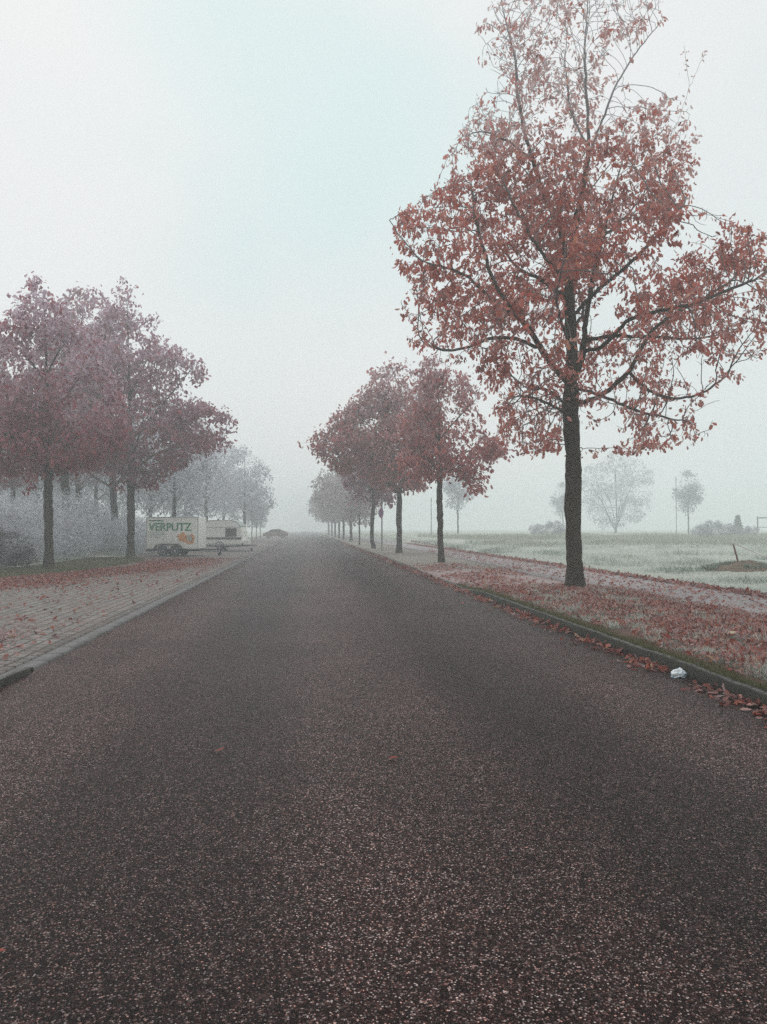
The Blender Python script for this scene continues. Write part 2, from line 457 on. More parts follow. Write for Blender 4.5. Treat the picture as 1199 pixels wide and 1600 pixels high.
def wood(P, par, r, name, lo, hi, flare=0.0, frost_fn=None, sides=None):
    """tubes along every chain whose radius lies in [lo, hi)"""
    n = len(P); kids = [[] for _ in range(n)]
    for i, q in enumerate(par):
        if q >= 0: kids[q].append(i)
    V, L, F_, A = [], [], [], []
    starts = [0]; 
    main = [-1]*n
    for i in range(n):
        if kids[i]:
            main[i] = max(kids[i], key=lambda c: r[c])
            for c in kids[i]:
                if c != main[i]: starts.append(c)
    off = 0
    for s in starts:
        chain = []
        if par[s] >= 0: chain.append((P[par[s]], min(r[s]*1.15, r[par[s]])))
        c = s
        while c != -1:
            chain.append((P[c], r[c])); c = main[c]
        seg = [(p, q) for p, q in chain if lo <= q < hi]
        if lo == 0 and hi < 1 and len(seg) < len(chain):      # join thin part to the thick part
            k = next((i for i, (p, q) in enumerate(chain) if q < hi), None)
            if k is None: continue
            seg = chain[max(0, k-1):]
            seg = [(p, min(q, hi)) for p, q in seg]
        if len(seg) < 2: continue
        pts = np.array([p for p, q in seg]); rs = np.array([q for p, q in seg])
        if len(rs) > 4:
            rs[1:-1] = (rs[:-2]+rs[1:-1]+rs[2:])/3
        rs = rs.copy(); 
        if lo == 0: rs[-1] *= .5
        if flare and s == 0:
            z = pts[:, 2]; rs = rs*(1 + flare*np.exp(-z/.22)) 
            rs = rs*(1 + .05*np.sin(z*3.1+1.0) + .04*np.sin(z*7.3))
        k = sides or (12 if rs[0] > .07 else 7 if rs[0] > .025 else 4 if rs[0] > .009 else 3)
        T = np.gradient(pts, axis=0); T /= np.linalg.norm(T, axis=1, keepdims=True)+1e-9
        u = np.cross(T[0], (.3, .9, .1)); u /= np.linalg.norm(u)+1e-9
        ang = np.arange(k)*2*math.pi/k; ca, sa = np.cos(ang)[:, None], np.sin(ang)[:, None]
        m = len(pts)
        for i in range(m):
            u = u - T[i]*np.dot(u, T[i]); u /= np.linalg.norm(u)+1e-9; w = np.cross(T[i], u)
            V.append(pts[i] + (u*ca + w*sa)*rs[i])
            A.append(np.full(k, frost_fn(pts[i][2], rs[i]) if frost_fn else 0.0))
        idx = off + np.arange((m-1)*k).reshape(m-1, k)
        nx = np.roll(idx, -1, axis=1)
        q = np.stack([idx, nx, nx+k, idx+k], 2).reshape(-1)
        L.append(q); F_.append(np.full((m-1)*k, 4)); off += m*k
    if not V: return None
    return mesh_np(name, np.concatenate(V), np.concatenate(F_), np.concatenate(L), {'frost': np.concatenate(A)}, smooth=True)

def envelope(rows, n, depth=.85, gaps=.18, seed=0, dens=None, y_off=0.0, freq=.6, core=None, pmin=0.0):
    """rows: (z, x_left, x_right) outline; random points in the solid it bounds"""
    rg = np.random.default_rng(seed); rows = sorted(rows)
    z = np.array([q[0] for q in rows]); xl = np.array([q[1] for q in rows]); xr = np.array([q[2] for q in rows])
    out = []
    hmax = (xr-xl).max()/2
    while len(out) < n:
        zz = rg.uniform(z[0], z[-1]); a, b = np.interp(zz, z, xl), np.interp(zz, z, xr)
        cx, hw = (a+b)/2, (b-a)/2
        if rg.uniform() > max(pmin, (hw/hmax)**1.5): continue
        if dens and rg.uniform() > np.interp(zz, [d[0] for d in dens], [d[1] for d in dens]): continue
        u, v = rg.uniform(-1, 1, 2)
        if u*u+v*v > 1: continue
        if u*u+v*v < .12 and rg.uniform() < .5: continue
        if core and u*u+v*v < np.interp(zz, [d[0] for d in core], [d[1] for d in core])**2 and rg.uniform() < .9: continue
        p = (cx+u*hw, v*hw*depth + y_off, zz)
        if noise.noise(Vector((p[0]*freq+seed*7, p[1]*freq, p[2]*freq))) < -gaps: continue
        out.append(p)
    return out

def foliage(P, par, D, r, name, per=5, size=.13, thin=.012, hi=True, droop=.8, prob=None, frost=None, tint_shift=0.0, spread=.12, seed=1):
    global rng
    rg = np.random.default_rng(seed)
    idx = np.where(r < thin)[0]
    if prob is not None:
        idx = idx[rg.uniform(size=len(idx)) < prob(P[idx, 2])]
    haskid = np.zeros(len(P), bool); q_ = np.array(par); haskid[q_[q_ >= 0]] = True
    cl = np.array([noise.noise(Vector(P[i]*1.15)) for i in idx])
    w = np.clip(1+2.6*cl, .12, 2.6)*np.where(haskid[idx], .8, 1.9)
    kk = rg.poisson(per*w); src = np.repeat(idx, kk); n = len(src)
    if n == 0: return None
    nb = np.repeat(rg.normal(0, 1, len(idx)), kk)
    p = P[src] + D[src]*rg.uniform(-.15, .1, (n, 1)) + rg.normal(0, spread, (n, 3))*np.array([1, 1, .8])
    dirn = D[src]*.4 + rg.normal(0, .6, (n, 3)); dirn[:, 2] -= droop
    up = rg.normal(0, 1, (n, 3)); up[:, 2] += .6
    tint = np.clip(.45 + .17*nb + rg.normal(0, .2, n) + tint_shift, 0, 1)
    fr = frost(p[:, 2]) if frost is not None else np.zeros(n)
    fr = np.clip(fr*rg.uniform(.1, 1.7, n), 0, .9)
    me = scatter(LEAF_HI if hi else LEAF_LO, p, dirn, up, size*np.clip(rg.lognormal(0, .3, n), .45, 1.7), tint, fr, name)
    return me

def make_tree(kind, limbs, attr, base_r, tip=.0045, step=.2, infl=1.6, kill=.33, iters=120, max_nodes=8000,
              per=5, size=.13, thin=.011, hi=True, leafmat=None, barkmat=None, prob=None, frost=None,
              twig_frost=None, tint_shift=0.0, bias=(0,0,.12), flare=.35, droop=.8, spread=.12, split=.018, seed=1, foliage_name='foliage', taper=None):
    P, par, D = grow(limbs, attr, step, infl, kill, iters, bias, max_nodes)
    r, tips = radii(P, par, tip, base_r)
    if taper: r = np.maximum(tip, r*np.interp(P[:, 2], [a for a, b in taper], [b for a, b in taper]))
    root = empty(kind)
    bm_ = barkmat or M_BARK
    tf = twig_frost or (lambda z, q: 0.0)
    thick = wood(P, par, r, 'trunk', split, 9, flare, tf)
    link('trunk', thick, bm_, root)
    thin_ = wood(P, par, r, 'twigs', 0, split, 0, tf)
    if thin_: link('twigs', thin_, bm_, root)
    if leafmat:
        fo = foliage(P, par, D, r, foliage_name, per, size, thin, hi, droop, prob, frost, tint_shift, spread, seed)
        if fo: link(foliage_name, fo, leafmat, root)
    print(kind, 'nodes', len(P), 'tips', int(tips.sum()))
    return root

# ------------------------------------------------------------------ the setting
def field_h(x, y):
    """height of the land east of the footpath and around"""
    v = noise.noise(Vector((x*.06, y*.06, 3.1)))*.22 + noise.noise(Vector((x*.35, y*.35, 9.7)))*.07
    if x > 9.4:
        t = min(1, (x-9.4)/1.2); rise = min(1.0, max(0, (math.hypot(x, y)-40)/60))*.55
        h = .09 + t*(v*.7+.03) + rise
        d2 = ((x-13.6)/1.5)**2 + ((y-22.9)/1.15)**2
        return h + .27*math.exp(-d2*1.6)
    if x < -10.2:
        t = min(1, (-10.2-x)/2); return -.02 + t*(.15+v*.5)
    return -.06

def graded(lo, hi, near, fine, k):
    """coordinates fine around 'near', coarser away from it"""
    out = []; v = near
    while v < hi: out.append(v); v += max(fine, abs(v-near)*k)
    out.append(hi); v = near-fine
    while v > lo: out.append(v); v -= max(fine, abs(v-near)*k)
    out.append(lo); return sorted(out)

def sheet(name, xs, ys, hf, mat, kind='structure', skirt=None, **k):
    nx, ny = len(xs), len(ys)
    V = [(x, y, hf(x, y)) for y in ys for x in xs]; L = []
    for j in range(ny-1):
        for i in range(nx-1): L += [j*nx+i, j*nx+i+1, (j+1)*nx+i+1, (j+1)*nx+i]
    nf = (nx-1)*(ny-1); F_ = [4]*nf
    if skirt is not None:   # side faces down to z = skirt so an edge reads as a step
        ring = [i for i in range(nx)] + [j*nx+nx-1 for j in range(1, ny)] + [(ny-1)*nx+i for i in range(nx-2, -1, -1)] + [j*nx for j in range(ny-2, 0, -1)]
        b0 = len(V); V += [(V[i][0], V[i][1], skirt) for i in ring]; m = len(ring)
        for a in range(m):
            b = (a+1) % m; L += [ring[b], ring[a], b0+a, b0+b]; F_.append(4)
    me = mesh_np(name, np.array(V), F_, L, smooth=False)
    o = link(name, me, mat); tag(o, kind=kind, **k); return o

M_FIELD = ground_mat("frosted meadow", (.24,.29,.22), (.42,.44,.37), (.24,.23,.17), .35, 7.0, .9, (.70,.75,.72), 1.0, .05)
xs = graded(-280, 300, 12, .3, .045); ys = graded(-30, 420, 20, .35, .045)
ground = sheet('ground', [x for x in xs if not 9.35 < x < 9.45] + [9.4], ys, field_h, M_FIELD) if False else sheet('ground', sorted(xs), ys, field_h, M_FIELD)

def lin(a, b, n): return list(np.linspace(a, b, n))
road_ys = sorted(set(lin(-20, 60, 60) + lin(60, 400, 40)))
def road_h(x, y): return .012 - .0016*(x-.5)**2*.6 + .004*noise.noise(Vector((x*.8, y*.4, 0)))
road = sheet('road', lin(-2.86, 3.82, 14), road_ys, road_h, M_ASPH, skirt=-.1)

M_SLAB = slab_mat("concrete gutter slabs", .5, (.13,.125,.125))
M_KERB = slab_mat("old concrete kerb", 1.0, (.020,.018,.014), .55)
gutter = sheet('gutter_strip', lin(-3.085, -2.885, 3), road_ys, lambda x, y: .016+.002*noise.noise(Vector((x*3, y, 2))), M_SLAB, skirt=-.1)
M_PAVE = paver_mat()
def pave_h(x, y):
    return .022 + .01*noise.noise(Vector((x*.5, y*.5, 5))) + (.0 if y > 9.2 else .0)
paving = sheet('parking_paving', lin(-9.6, -3.115, 24), lin(7.2, 62, 120), pave_h, M_PAVE, skirt=-.1)
# far side of the parking area carries on as gravel
M_GRAVEL = ground_mat("frosty gravel", (.13,.10,.095), (.19,.16,.15), (.10,.07,.06), .6, 20, .5, (.45,.42,.42), .6, .01)
far_bay = sheet('gravel', lin(-9.6, -3.115, 10), lin(62, 300, 60), lambda x, y: .01, M_GRAVEL, skirt=-.1)

# kerb on the right: full height up to y = 18, dropped for the crossing, low again after it
def kerb(name, x0, x1, y0, y1, z0, z1, mat, bow=None):
    ys_ = lin(y0, y1, max(4, int((y1-y0)/(.12 if y1 < 30 else .8)))); prof = [(x0, -.1), (x0, .0), (x0+.012, z0-.018), (x0+.035, z0), (x1, z0+.004), (x1, -.1)]
    V = []; L = []; F_ = []
    for j, y in enumerate(ys_):
        zt = z0 + (z1-z0)*j/(len(ys_)-1)
        wob = .016*noise.noise(Vector((y*.7, x0, 0))) + .012*noise.noise(Vector((y*4.1, x0, 3)))
        for i, (x, z) in enumerate(prof):
            if i in (2, 3, 4): z = z - z0 + zt + wob
            V.append((x+wob, y, z))
    n = len(prof)
    for j in range(len(ys_)-1):
        for i in range(n-1):
            L += [j*n+i, (j+1)*n+i, (j+1)*n+i+1, j*n+i+1]; F_.append(4)
    L += list(range(n))[::-1]; F_.append(n); L += [(len(ys_)-1)*n+i for i in range(n)]; F_.append(n)
    me = mesh_np(name, np.array(V), F_, L); o = link(name, me, mat); tag(o, kind='structure'); return o
kerb('kerb', 3.82, 3.92, -6, 16.5, .125, .115, M_KERB)
kerb('kerb', 3.82, 3.92, 16.5, 18.5, .115, .035, M_KERB)
kerb('kerb', 3.82, 3.92, 18.5, 26.0, .035, .035, M_KERB)
kerb('kerb', 3.82, 3.92, 26.0, 27.5, .035, .085, M_KERB)
kerb('kerb', 3.82, 3.92, 27.5, 300, .085, .085, M_KERB)
# raised kerb end at the near left
kerb('kerb', -3.0, -2.875, -6, 6.6, .10, .10, M_KERB); kerb('kerb', -3.0, -2.875, 6.6, 8.5, .10, .03, M_KERB)
M_VERGE = ground_mat("leafy verge soil", (.075,.05,.034), (.12,.07,.05), (.15,.055,.045), 1.2, 22, .45, (.46,.42,.40), 1.0, .03)
def verge_h(x, y):
    t = (x-3.92)/3.0
    lift = .1 if y < 16.5 else .1 - .07*min(1, (y-16.5)/2) if y < 26 else .03 + .05*min(1, (y-26)/1.5)
    return lift + .035*math.sin(math.pi*min(1, max(0, t))) + .03*noise.noise(Vector((x*.9, y*.9, 1))) * min(1, max(0, x-3.92)*3)
sheet('verge', lin(3.92, 7.12, 14), lin(-6, 18.6, 60), verge_h, M_VERGE, skirt=-.1)
M_CROSS = ground_mat("frosty crossing", (.22,.18,.175), (.30,.265,.26), (.22,.12,.105), .7, 22, .5, (.46,.44,.44), .6, .01)
sheet('path_crossing', lin(3.92, 7.12, 10), lin(18.6, 26.6, 20), verge_h, M_CROSS, skirt=-.1)
M_VERGE2 = ground_mat("pale frosted verge", (.14,.14,.11), (.21,.21,.18), (.20,.10,.085), .7, 14, .65, (.52,.55,.52), .8, .03)
sheet('verge', lin(3.92, 7.12, 10), lin(26.6, 60, 60) + lin(62, 300, 60), verge_h, M_VERGE2, skirt=-.1)
M_PATH = ground_mat("frosty footpath", (.24,.225,.23), (.33,.315,.32), (.24,.185,.18), .9, 26, .5, (.47,.46,.48), .5, .008)
path = sheet('footpath', lin(7.12, 9.42, 8), lin(-6, 60, 60) + lin(62, 300, 40), lambda x, y: .115 + .012*noise.noise(Vector((x*.7, y*.5, 4))), M_PATH, skirt=-.1)
# mossy planting strip on the left under the oaks, with a soft edge onto the paving
M_MOSSG = ground_mat("mossy ground", (.05,.052,.018), (.085,.082,.030), (.07,.05,.028), 1.0, 16, .3, (.34,.35,.28), .9, .03)
M_BED = ground_mat("frosted thicket floor", (.10,.08,.07), (.16,.15,.14), (.08,.05,.04), .8, 12, .6, (.45,.44,.46), .9, .03)
def strip_edge(y):   # x of the strip's road-side edge
    return np.interp(y, [0, 20, 23.9, 26, 31.4, 36, 39], [-10.2, -9.7, -9.0, -7.95, -7.15, -7.2, -8.3]) + .12*noise.noise(Vector((y*.9, 0, 0)))
V, L, F_ = [], [], []
ysx = lin(14, 39.2, 90)
for j, y in enumerate(ysx):
    e = strip_edge(y)
    for i in range(7):
        t = i/6; x = e + (-10.6-e)*t
        V.append((x, y, -.02 if i == 0 else .05 + .035*min(1, t*3) + .02*noise.noise(Vector((x, y, 7)))))
for j in range(len(ysx)-1):
    for i in range(6): L += [j*7+i, (j+1)*7+i, (j+1)*7+i+1, j*7+i+1]; F_.append(4)
tag(link('grass_strip', mesh_np('grass_strip', np.array(V), F_, L), M_MOSSG), kind='structure')

# ------------------------------------------------------------------ the big oak
DM = 17.9
def mp(px, py, y=0.0):
    return ((px-599.5)/1200*(DM+y) - (899-599.5)/1200*DM, y, 1.5+(826-py)/1200*(DM+y))
TR = [(0.0, 0, .0), mp(897, 860), mp(896, 800), mp(897, 720), mp(894, 680), mp(893, 640), mp(894, 600), mp(895, 560), mp(893, 480, .05), mp(889, 420, .1),
      mp(878, 350, .2), mp(850, 300, .2), mp(836, 250, .1), mp(821, 200), mp(810, 140, -.1), mp(809, 90, -.1), mp(797, 40), mp(785, -10)]
LB = [TR,
 [mp(890,420,.1), mp(900,360,-.2), mp(912,300,-.3), mp(924,240,-.3), mp(922,170,-.2), mp(918,90,0), mp(921,30,0), mp(925,-20,0)],
 [mp(924,240,-.3), mp(945,185,-.5), mp(966,130,-.6), mp(990,90,-.6), mp(1018,52,-.6), mp(1044,22,-.6)],
 [mp(922,230,-.3), mp(895,170,.3), mp(886,90,.5), mp(893,20,.5)],
 [mp(894,605,0), mp(912,560,.3), mp(917,500,.6), mp(930,430,.8), mp(945,370,1.0), mp(965,290,1.1), mp(985,220,1.2)],
 [mp(945,370,1.0), mp(990,330,1.4), mp(1030,270,1.4), mp(1060,200,1.2), mp(1084,130,1.1), mp(1075,65,1.1)],
 [mp(1084,130,1.1), mp(1098,100,1.1), mp(1110,72,1.2)],
 [mp(893,605,0), mp(878,590,-.2), mp(862,570,-.4), mp(845,545,-.6), mp(832,520,-.8), mp(812,498,-1.0), mp(785,462,-1.1), mp(769,435,-1.1), mp(758,390,-1.1), mp(744,345,-1.2), mp(738,290,-1.2)],
 [mp(812,498,-1.0), mp(770,470,-1.3), mp(735,435,-1.5), mp(700,418,-1.6), mp(660,412,-1.7), mp(630,375,-1.8), mp(608,345,-1.8)],
 [mp(846,548,-.6), mp(808,530,-.4), mp(772,528,-.1), mp(735,545,.1), mp(700,552,.3), mp(665,540,.5)],
 [mp(893,632,0), mp(912,633,.1), mp(940,622,.2), mp(965,603,.3), mp(990,578,.4), mp(1002,550,.4), mp(1020,517,.4), mp(1055,492,.3), mp(1100,470,.2), mp(1140,445,.1), mp(1190,395,0)],
 [mp(915,550,.2), mp(940,548,-.3), mp(962,525,-.6), mp(985,500,-.9), mp(1035,487,-1.2), mp(1085,478,-1.5), mp(1140,455,-1.8), mp(1185,440,-2.0)],
 [mp(917,533,.3), mp(960,527,.8), mp(1030,529,1.2), mp(1090,532,1.5), mp(1150,520,1.7)],
 [mp(893,610,0), mp(925,615,-.5), mp(965,632,-1.0), mp(1010,650,-1.3), mp(1060,660,-1.5)],
 [mp(990,590,.4), mp(1020,618,.4), mp(1055,628,.4), mp(1100,618,.4), mp(1140,590,.5)],
 [mp(893,650,0), mp(872,642,-.4), mp(840,625,-.8), mp(805,620,-1.1), mp(785,650,-1.4), mp(775,690,-1.5)],
 [mp(893,645,0), mp(880,630,.5), mp(855,610,1.1), mp(825,610,1.6), mp(800,640,1.9)],
 [mp(893,540,0), mp(880,510,-1.0), mp(870,470,-1.9), mp(880,420,-2.6), mp(890,370,-3.0)],
 [mp(895,520,0), mp(915,490,1.2), mp(905,450,2.2), mp(890,410,2.8), mp(880,350,3.1)],
 [mp(890,440,.1), mp(860,410,-.9), mp(830,370,-1.5), mp(800,310,-1.8), mp(780,260,-1.9)],
 [mp(893,470,0), mp(850,440,.9), mp(810,420,1.6), mp(770,370,2.0), mp(720,330,2.2)],
 [mp(845,290,.2), mp(800,240,.6), mp(765,190,.8), mp(745,150,.8)],
 [mp(836,250,.1), mp(800,220,-.5), mp(760,200,-.8), mp(725,210,-.8)],
 [mp(893,500,0), mp(930,460,-1.2), mp(980,420,-1.9), mp(1030,370,-2.2), mp(1070,320,-2.2)]]
rows = [(mp(0, py)[2], mp(a, 0)[0], mp(b, 0)[0]) for py, a, b in [(-45,780,990),(0,772,1000),(20,745,1050),(50,738,1052),(75,728,1040),(100,745,1022),(140,760,985),(165,742,1010),(190,712,1075),(230,702,1098),(290,690,1100),(345,615,1105),(385,615,1110),(410,620,1215),(450,628,1222),(500,628,1215),(545,645,1200),(580,700,1170),(620,765,1150),(660,765,1120),(700,772,1095),(712,800,1000)]]
zt = lambda py: mp(0, py)[2]
at_main = envelope(rows, 13500, .72, .05, 3, [(zt(710), .5), (zt(640), .5), (zt(560), .6), (zt(480), 1), (zt(250), 1), (zt(150), 1), (zt(-40), 1)],
    core=[(zt(710), .35), (zt(600), .62), (zt(500), .5), (zt(430), .3), (zt(350), 0)], pmin=.75)
oak = make_tree('oak_tree', LB, at_main, .185, tip=.0062, step=.13, infl=1.0, kill=.175, iters=200, max_nodes=23000,
    per=4.1, size=.100, thin=.0103, hi=True, leafmat=M_LEAF, barkmat=M_BARK,
    prob=lambda z: np.interp(z, [zt(710), zt(640), zt(560), zt(470), zt(300), zt(230), zt(160), zt(60), zt(0)], [.75, .55, .6, 1, .9, .55, .30, .17, .14]),
    frost=lambda z: np.interp(z, [zt(700), zt(450), zt(300), zt(220), zt(100)], [.3, .18, .28, .65, .85]),
    twig_frost=lambda z, q: float(np.interp(z, [zt(600), zt(300), zt(150)], [.2, .4, .8]) * np.interp(q, [.004, .02, .05], [1, .5, 0])),
    flare=.42, droop=.95, spread=.065, seed=11, bias=(0, 0, .22), taper=[(5, 1), (8, .85), (11, .62), (14, .5)])
ox, oy = at(899, DM); oak.location = (ox, oy, verge_h(6.3, 17.7)-.03); oak.rotation_euler = (0, 0, -YAW)
tag(oak, "tall rust-leaved oak with frosted twigs on the leafy verge, nearest tree on the right", "tree")

# ------------------------------------------------------------------ more oaks
def side_limbs(H0, spread, top, lean=0.0, n=7, seed=1, base=0.0):
    """a central leader with n limbs spiralling round it"""
    rg = random.Random(seed); tr = [(0, 0, base)]
    k = 6
    for i in range(1, k+1):
        t = i/k; tr.append((lean*t + rg.uniform(-.06, .06), rg.uniform(-.06, .06), base + (H0-base)*t))
    tr.append((lean*1.2+rg.uniform(-.2,.2), rg.uniform(-.2,.2), (H0+top)/2)); tr.append((lean*1.3, 0, top*.92))
    out = [tr]; a = rg.uniform(0, 6)
    for i in range(n):
        a += 2.4; t = i/max(1, n-1); z0 = H0*.93 + (top*.55-H0)*t; s = spread*(1-.45*t)*rg.uniform(.8, 1.1)
        dx, dy = math.cos(a)*s, math.sin(a)*s
        b = (lean, 0, z0)
        out.append([b, (b[0]+dx*.3, dy*.3, z0+s*.22), (b[0]+dx*.62, dy*.62, z0+s*.5), (b[0]+dx*.85, dy*.85, z0+s*.62+rg.uniform(-.3, .6))])
    return out

def prow(d, tx, pts):     # outline in photo columns/rows for a tree whose trunk stands in column tx at depth d
    return [(1.5+(826-py)/1200*d, (a-tx)/1200*d, (b-tx)/1200*d) for py, a, b in pts]

def lp(d, tx, pts): return [((px-599.5)/1200*(d+y)-(tx-599.5)/1200*d, y, 1.5+(826-py)/1200*(d+y)) for px, py, y in pts]

RIGHT = 'oaks in the row along the footpath'
# second oak on the right
d = 31.5
l2 = [[(0,0,0)] + lp(d, 690, [(688,830,0),(687,780,0),(686,735,0),(686,690,.1),(688,640,.1),(684,600,0),(680,572,0)]),
      lp(d,690,[(686,740,0),(665,715,-.5),(640,690,-.8),(625,670,-1)]), lp(d,690,[(686,735,0),(715,715,.3),(745,700,.5),(775,705,.6),(790,712,.6)]),
      lp(d,690,[(686,728,0),(700,700,-1),(715,670,-1.6)]), lp(d,690,[(686,720,0),(670,680,1),(655,640,1.6)]), lp(d,690,[(687,690,0),(720,650,-.3),(750,620,-.4)]),
      lp(d,690,[(688,735,0),(715,735,-.8),(735,745,-1.2),(742,765,-1.3)]), lp(d,690,[(686,690,0),(665,650,-.6),(645,600,-.8)])]
r2 = prow(d, 690, [(556,680,690),(568,658,712),(585,652,728),(610,648,742),(625,642,765),(650,635,768),(672,628,760),(690,620,792),(715,610,802),(732,612,782),(745,625,768),(758,715,766),(776,735,752)])
t2 = make_tree('oak_tree', l2, envelope(r2, 4800, .85, .03, 5), .125, tip=.0042, step=.17, infl=1.1, kill=.22, max_nodes=7000,
    per=4.6, size=.14, thin=.0088, hi=False, leafmat=M_LEAF_M, frost=lambda z: np.interp(z, [3, 5.5, 8.5], [.12, .28, .65]),
    twig_frost=lambda z, q: float(.5*np.interp(q, [.005, .03], [1, 0])), spread=.13, seed=12)
t2.location = (*at(690, d), .05); t2.rotation_euler.z = -YAW
tag(t2, "compact rust-red oak second in the row right of the road, behind the big oak", "tree", RIGHT)
# third
d = 44.5
l3 = [[(0,0,0)] + lp(d, 624, [(624,830,0),(624,790,0),(625,768,0),(632,740,.2),(640,700,.3),(640,650,.2),(622,600,0),(608,562,0)]),
      lp(d,624,[(624,775,0),(608,758,-.2),(597,738,-.4),(580,715,-.6),(555,700,-.8),(525,690,-.9),(490,692,-1),(470,694,-1)]),
      lp(d,624,[(624,771,0),(612,748,.6),(602,720,1.2),(590,680,1.6)]),
      lp(d,624,[(625,770,0),(645,765,.3),(665,745,.5),(680,730,.5)]), lp(d,624,[(632,740,0),(600,690,-1.6),(570,660,-2.2)]),
      lp(d,624,[(640,700,0),(665,660,.5),(680,620,.7)]), lp(d,624,[(640,690,.2),(620,660,2),(610,630,2.5)]), lp(d,624,[(640,700,.2),(650,665,-1.6),(655,620,-2.3)]),
      lp(d,624,[(600,735,-.4),(570,690,.5),(540,650,.8)])]
r3 = prow(d, 624, [(548,600,610),(575,585,640),(600,565,670),(640,530,690),(670,508,690),(690,482,690),(700,478,685),(720,505,680),(745,535,670),(765,590,665)])
t3 = make_tree('oak_tree', l3, envelope(r3, 5800, .75, .03, 8), .165, tip=.005, step=.22, infl=1.4, kill=.28, max_nodes=8000,
    per=5.2, size=.18, thin=.0105, hi=False, leafmat=M_LEAF_M, frost=lambda z: np.interp(z, [3, 7, 11], [.15, .32, .7]), tint_shift=-.05,
    twig_frost=lambda z, q: float(.5*np.interp(q, [.005, .03], [1, 0])), spread=.18, seed=13)
t3.location = (*at(624, d), .05); t3.rotation_euler.z = -YAW
tag(t3, "broad forked oak with a long limb reaching over the road, third on the right", "tree", RIGHT)
# slim leaning oak, fourth
d = 54.5
l4 = [[(0,0,0)] + lp(d, 584, [(581,840,0),(582,810,0),(585,785,0),(583,760,0),(578,735,0),(575,700,0)]),
      lp(d,584,[(584,790,0),(570,775,-.3),(556,780,-.5)]), lp(d,584,[(584,785,0),(598,765,.4),(612,758,.6)]), lp(d,584,[(583,770,0),(562,745,-.3),(545,720,-.4)])]
r4 = prow(d, 584, [(680,565,590),(705,540,610),(735,532,620),(760,540,622),(785,552,612)])
t4 = make_tree('oak_tree', l4, envelope(r4, 1800, .9, .25, 9), .14, tip=.007, step=.26, infl=1.5, kill=.30, max_nodes=2500,
    per=4, size=.24, thin=.0165, hi=False, leafmat=M_LEAF_P, frost=lambda z: z*0+.4, twig_frost=lambda z, q: float(.6*np.interp(q, [.005, .05], [1, 0])), spread=.2, seed=14)
t4.location = (*at(584, d), .05); t4.rotation_euler.z = -YAW
tag(t4, "slim dark oak with a slightly bent trunk just left of the round sign post", "tree", RIGHT)
# prototypes for the rest of the row: half-bare frosted oak
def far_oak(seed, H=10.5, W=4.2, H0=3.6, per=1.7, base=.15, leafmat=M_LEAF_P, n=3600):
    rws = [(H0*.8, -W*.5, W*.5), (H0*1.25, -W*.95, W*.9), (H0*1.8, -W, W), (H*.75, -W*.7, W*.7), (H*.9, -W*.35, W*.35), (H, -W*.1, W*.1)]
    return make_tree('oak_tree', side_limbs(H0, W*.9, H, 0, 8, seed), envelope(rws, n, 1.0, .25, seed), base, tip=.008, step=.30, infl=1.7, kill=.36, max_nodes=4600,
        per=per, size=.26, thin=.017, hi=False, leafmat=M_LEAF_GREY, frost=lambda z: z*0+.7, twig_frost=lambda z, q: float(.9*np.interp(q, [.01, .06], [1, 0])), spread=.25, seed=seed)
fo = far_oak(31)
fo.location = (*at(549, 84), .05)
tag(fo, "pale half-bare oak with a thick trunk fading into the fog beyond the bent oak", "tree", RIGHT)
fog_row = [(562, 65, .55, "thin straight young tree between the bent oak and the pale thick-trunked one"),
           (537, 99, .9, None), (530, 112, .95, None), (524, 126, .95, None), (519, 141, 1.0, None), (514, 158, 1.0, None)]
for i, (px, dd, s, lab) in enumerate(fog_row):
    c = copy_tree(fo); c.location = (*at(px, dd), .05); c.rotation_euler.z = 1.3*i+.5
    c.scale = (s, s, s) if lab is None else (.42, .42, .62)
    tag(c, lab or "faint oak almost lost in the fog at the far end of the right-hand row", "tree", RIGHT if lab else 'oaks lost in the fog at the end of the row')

# ------------------------------------------------------------------ trees on the left
LEFT = 'oaks on the planted strip left of the parking bays'
d = 28.4
l5 = [[(0,0,0)] + lp(d, 78, [(77,850,0),(76,800,0),(75,750,0),(76,700,0),(74,640,.1),(70,580,.1),(68,520,0),(66,460,0)]),
      lp(d,78,[(75,735,0),(60,720,-.3),(40,700,-.6),(10,680,-.8),(-30,660,-1)]), lp(d,78,[(76,720,0),(100,700,-.6),(130,680,-1),(160,670,-1.2)]),
      lp(d,78,[(76,700,0),(65,660,-1.3),(60,620,-2)]), lp(d,78,[(76,690,0),(95,650,1.3),(110,600,2)]), lp(d,78,[(76,710,0),(45,670,1),(10,620,1.6)]),
      lp(d,78,[(75,650,0),(110,610,-.5),(140,560,-.8)]), lp(d,78,[(72,600,0),(40,560,.3),(10,500,.4)]), lp(d,78,[(70,590,0),(95,540,-.6),(110,490,-.8)]),
      lp(d,78,[(76,735,0),(60,745,-.8),(45,760,-1)])]
r5 = prow(d, 78, [(430,58,68),(445,45,85),(458,35,112),(480,5,118),(500,-35,128),(530,-60,150),(560,-70,150),(590,-80,172),(620,-85,185),(680,-95,195),(715,-95,180),(735,-50,120),(750,5,90),(772,48,72)])
t5 = make_tree('oak_tree', l5, envelope(r5, 8500, .8, .03, 15), .160, tip=.0040, step=.17, infl=1.2, kill=.22, max_nodes=12000,
    per=4.0, size=.14, thin=.0082, hi=False, leafmat=M_LEAF_P, frost=lambda z: np.interp(z, [3, 5, 7.5, 10], [.08, .18, .55, .75]),
    twig_frost=lambda z, q: float(np.interp(z, [3, 8], [.3, .8])*np.interp(q, [.005, .03], [1, 0])), spread=.14, seed=15)
t5.location = (*at(78, d), .06); t5.rotation_euler.z = -YAW
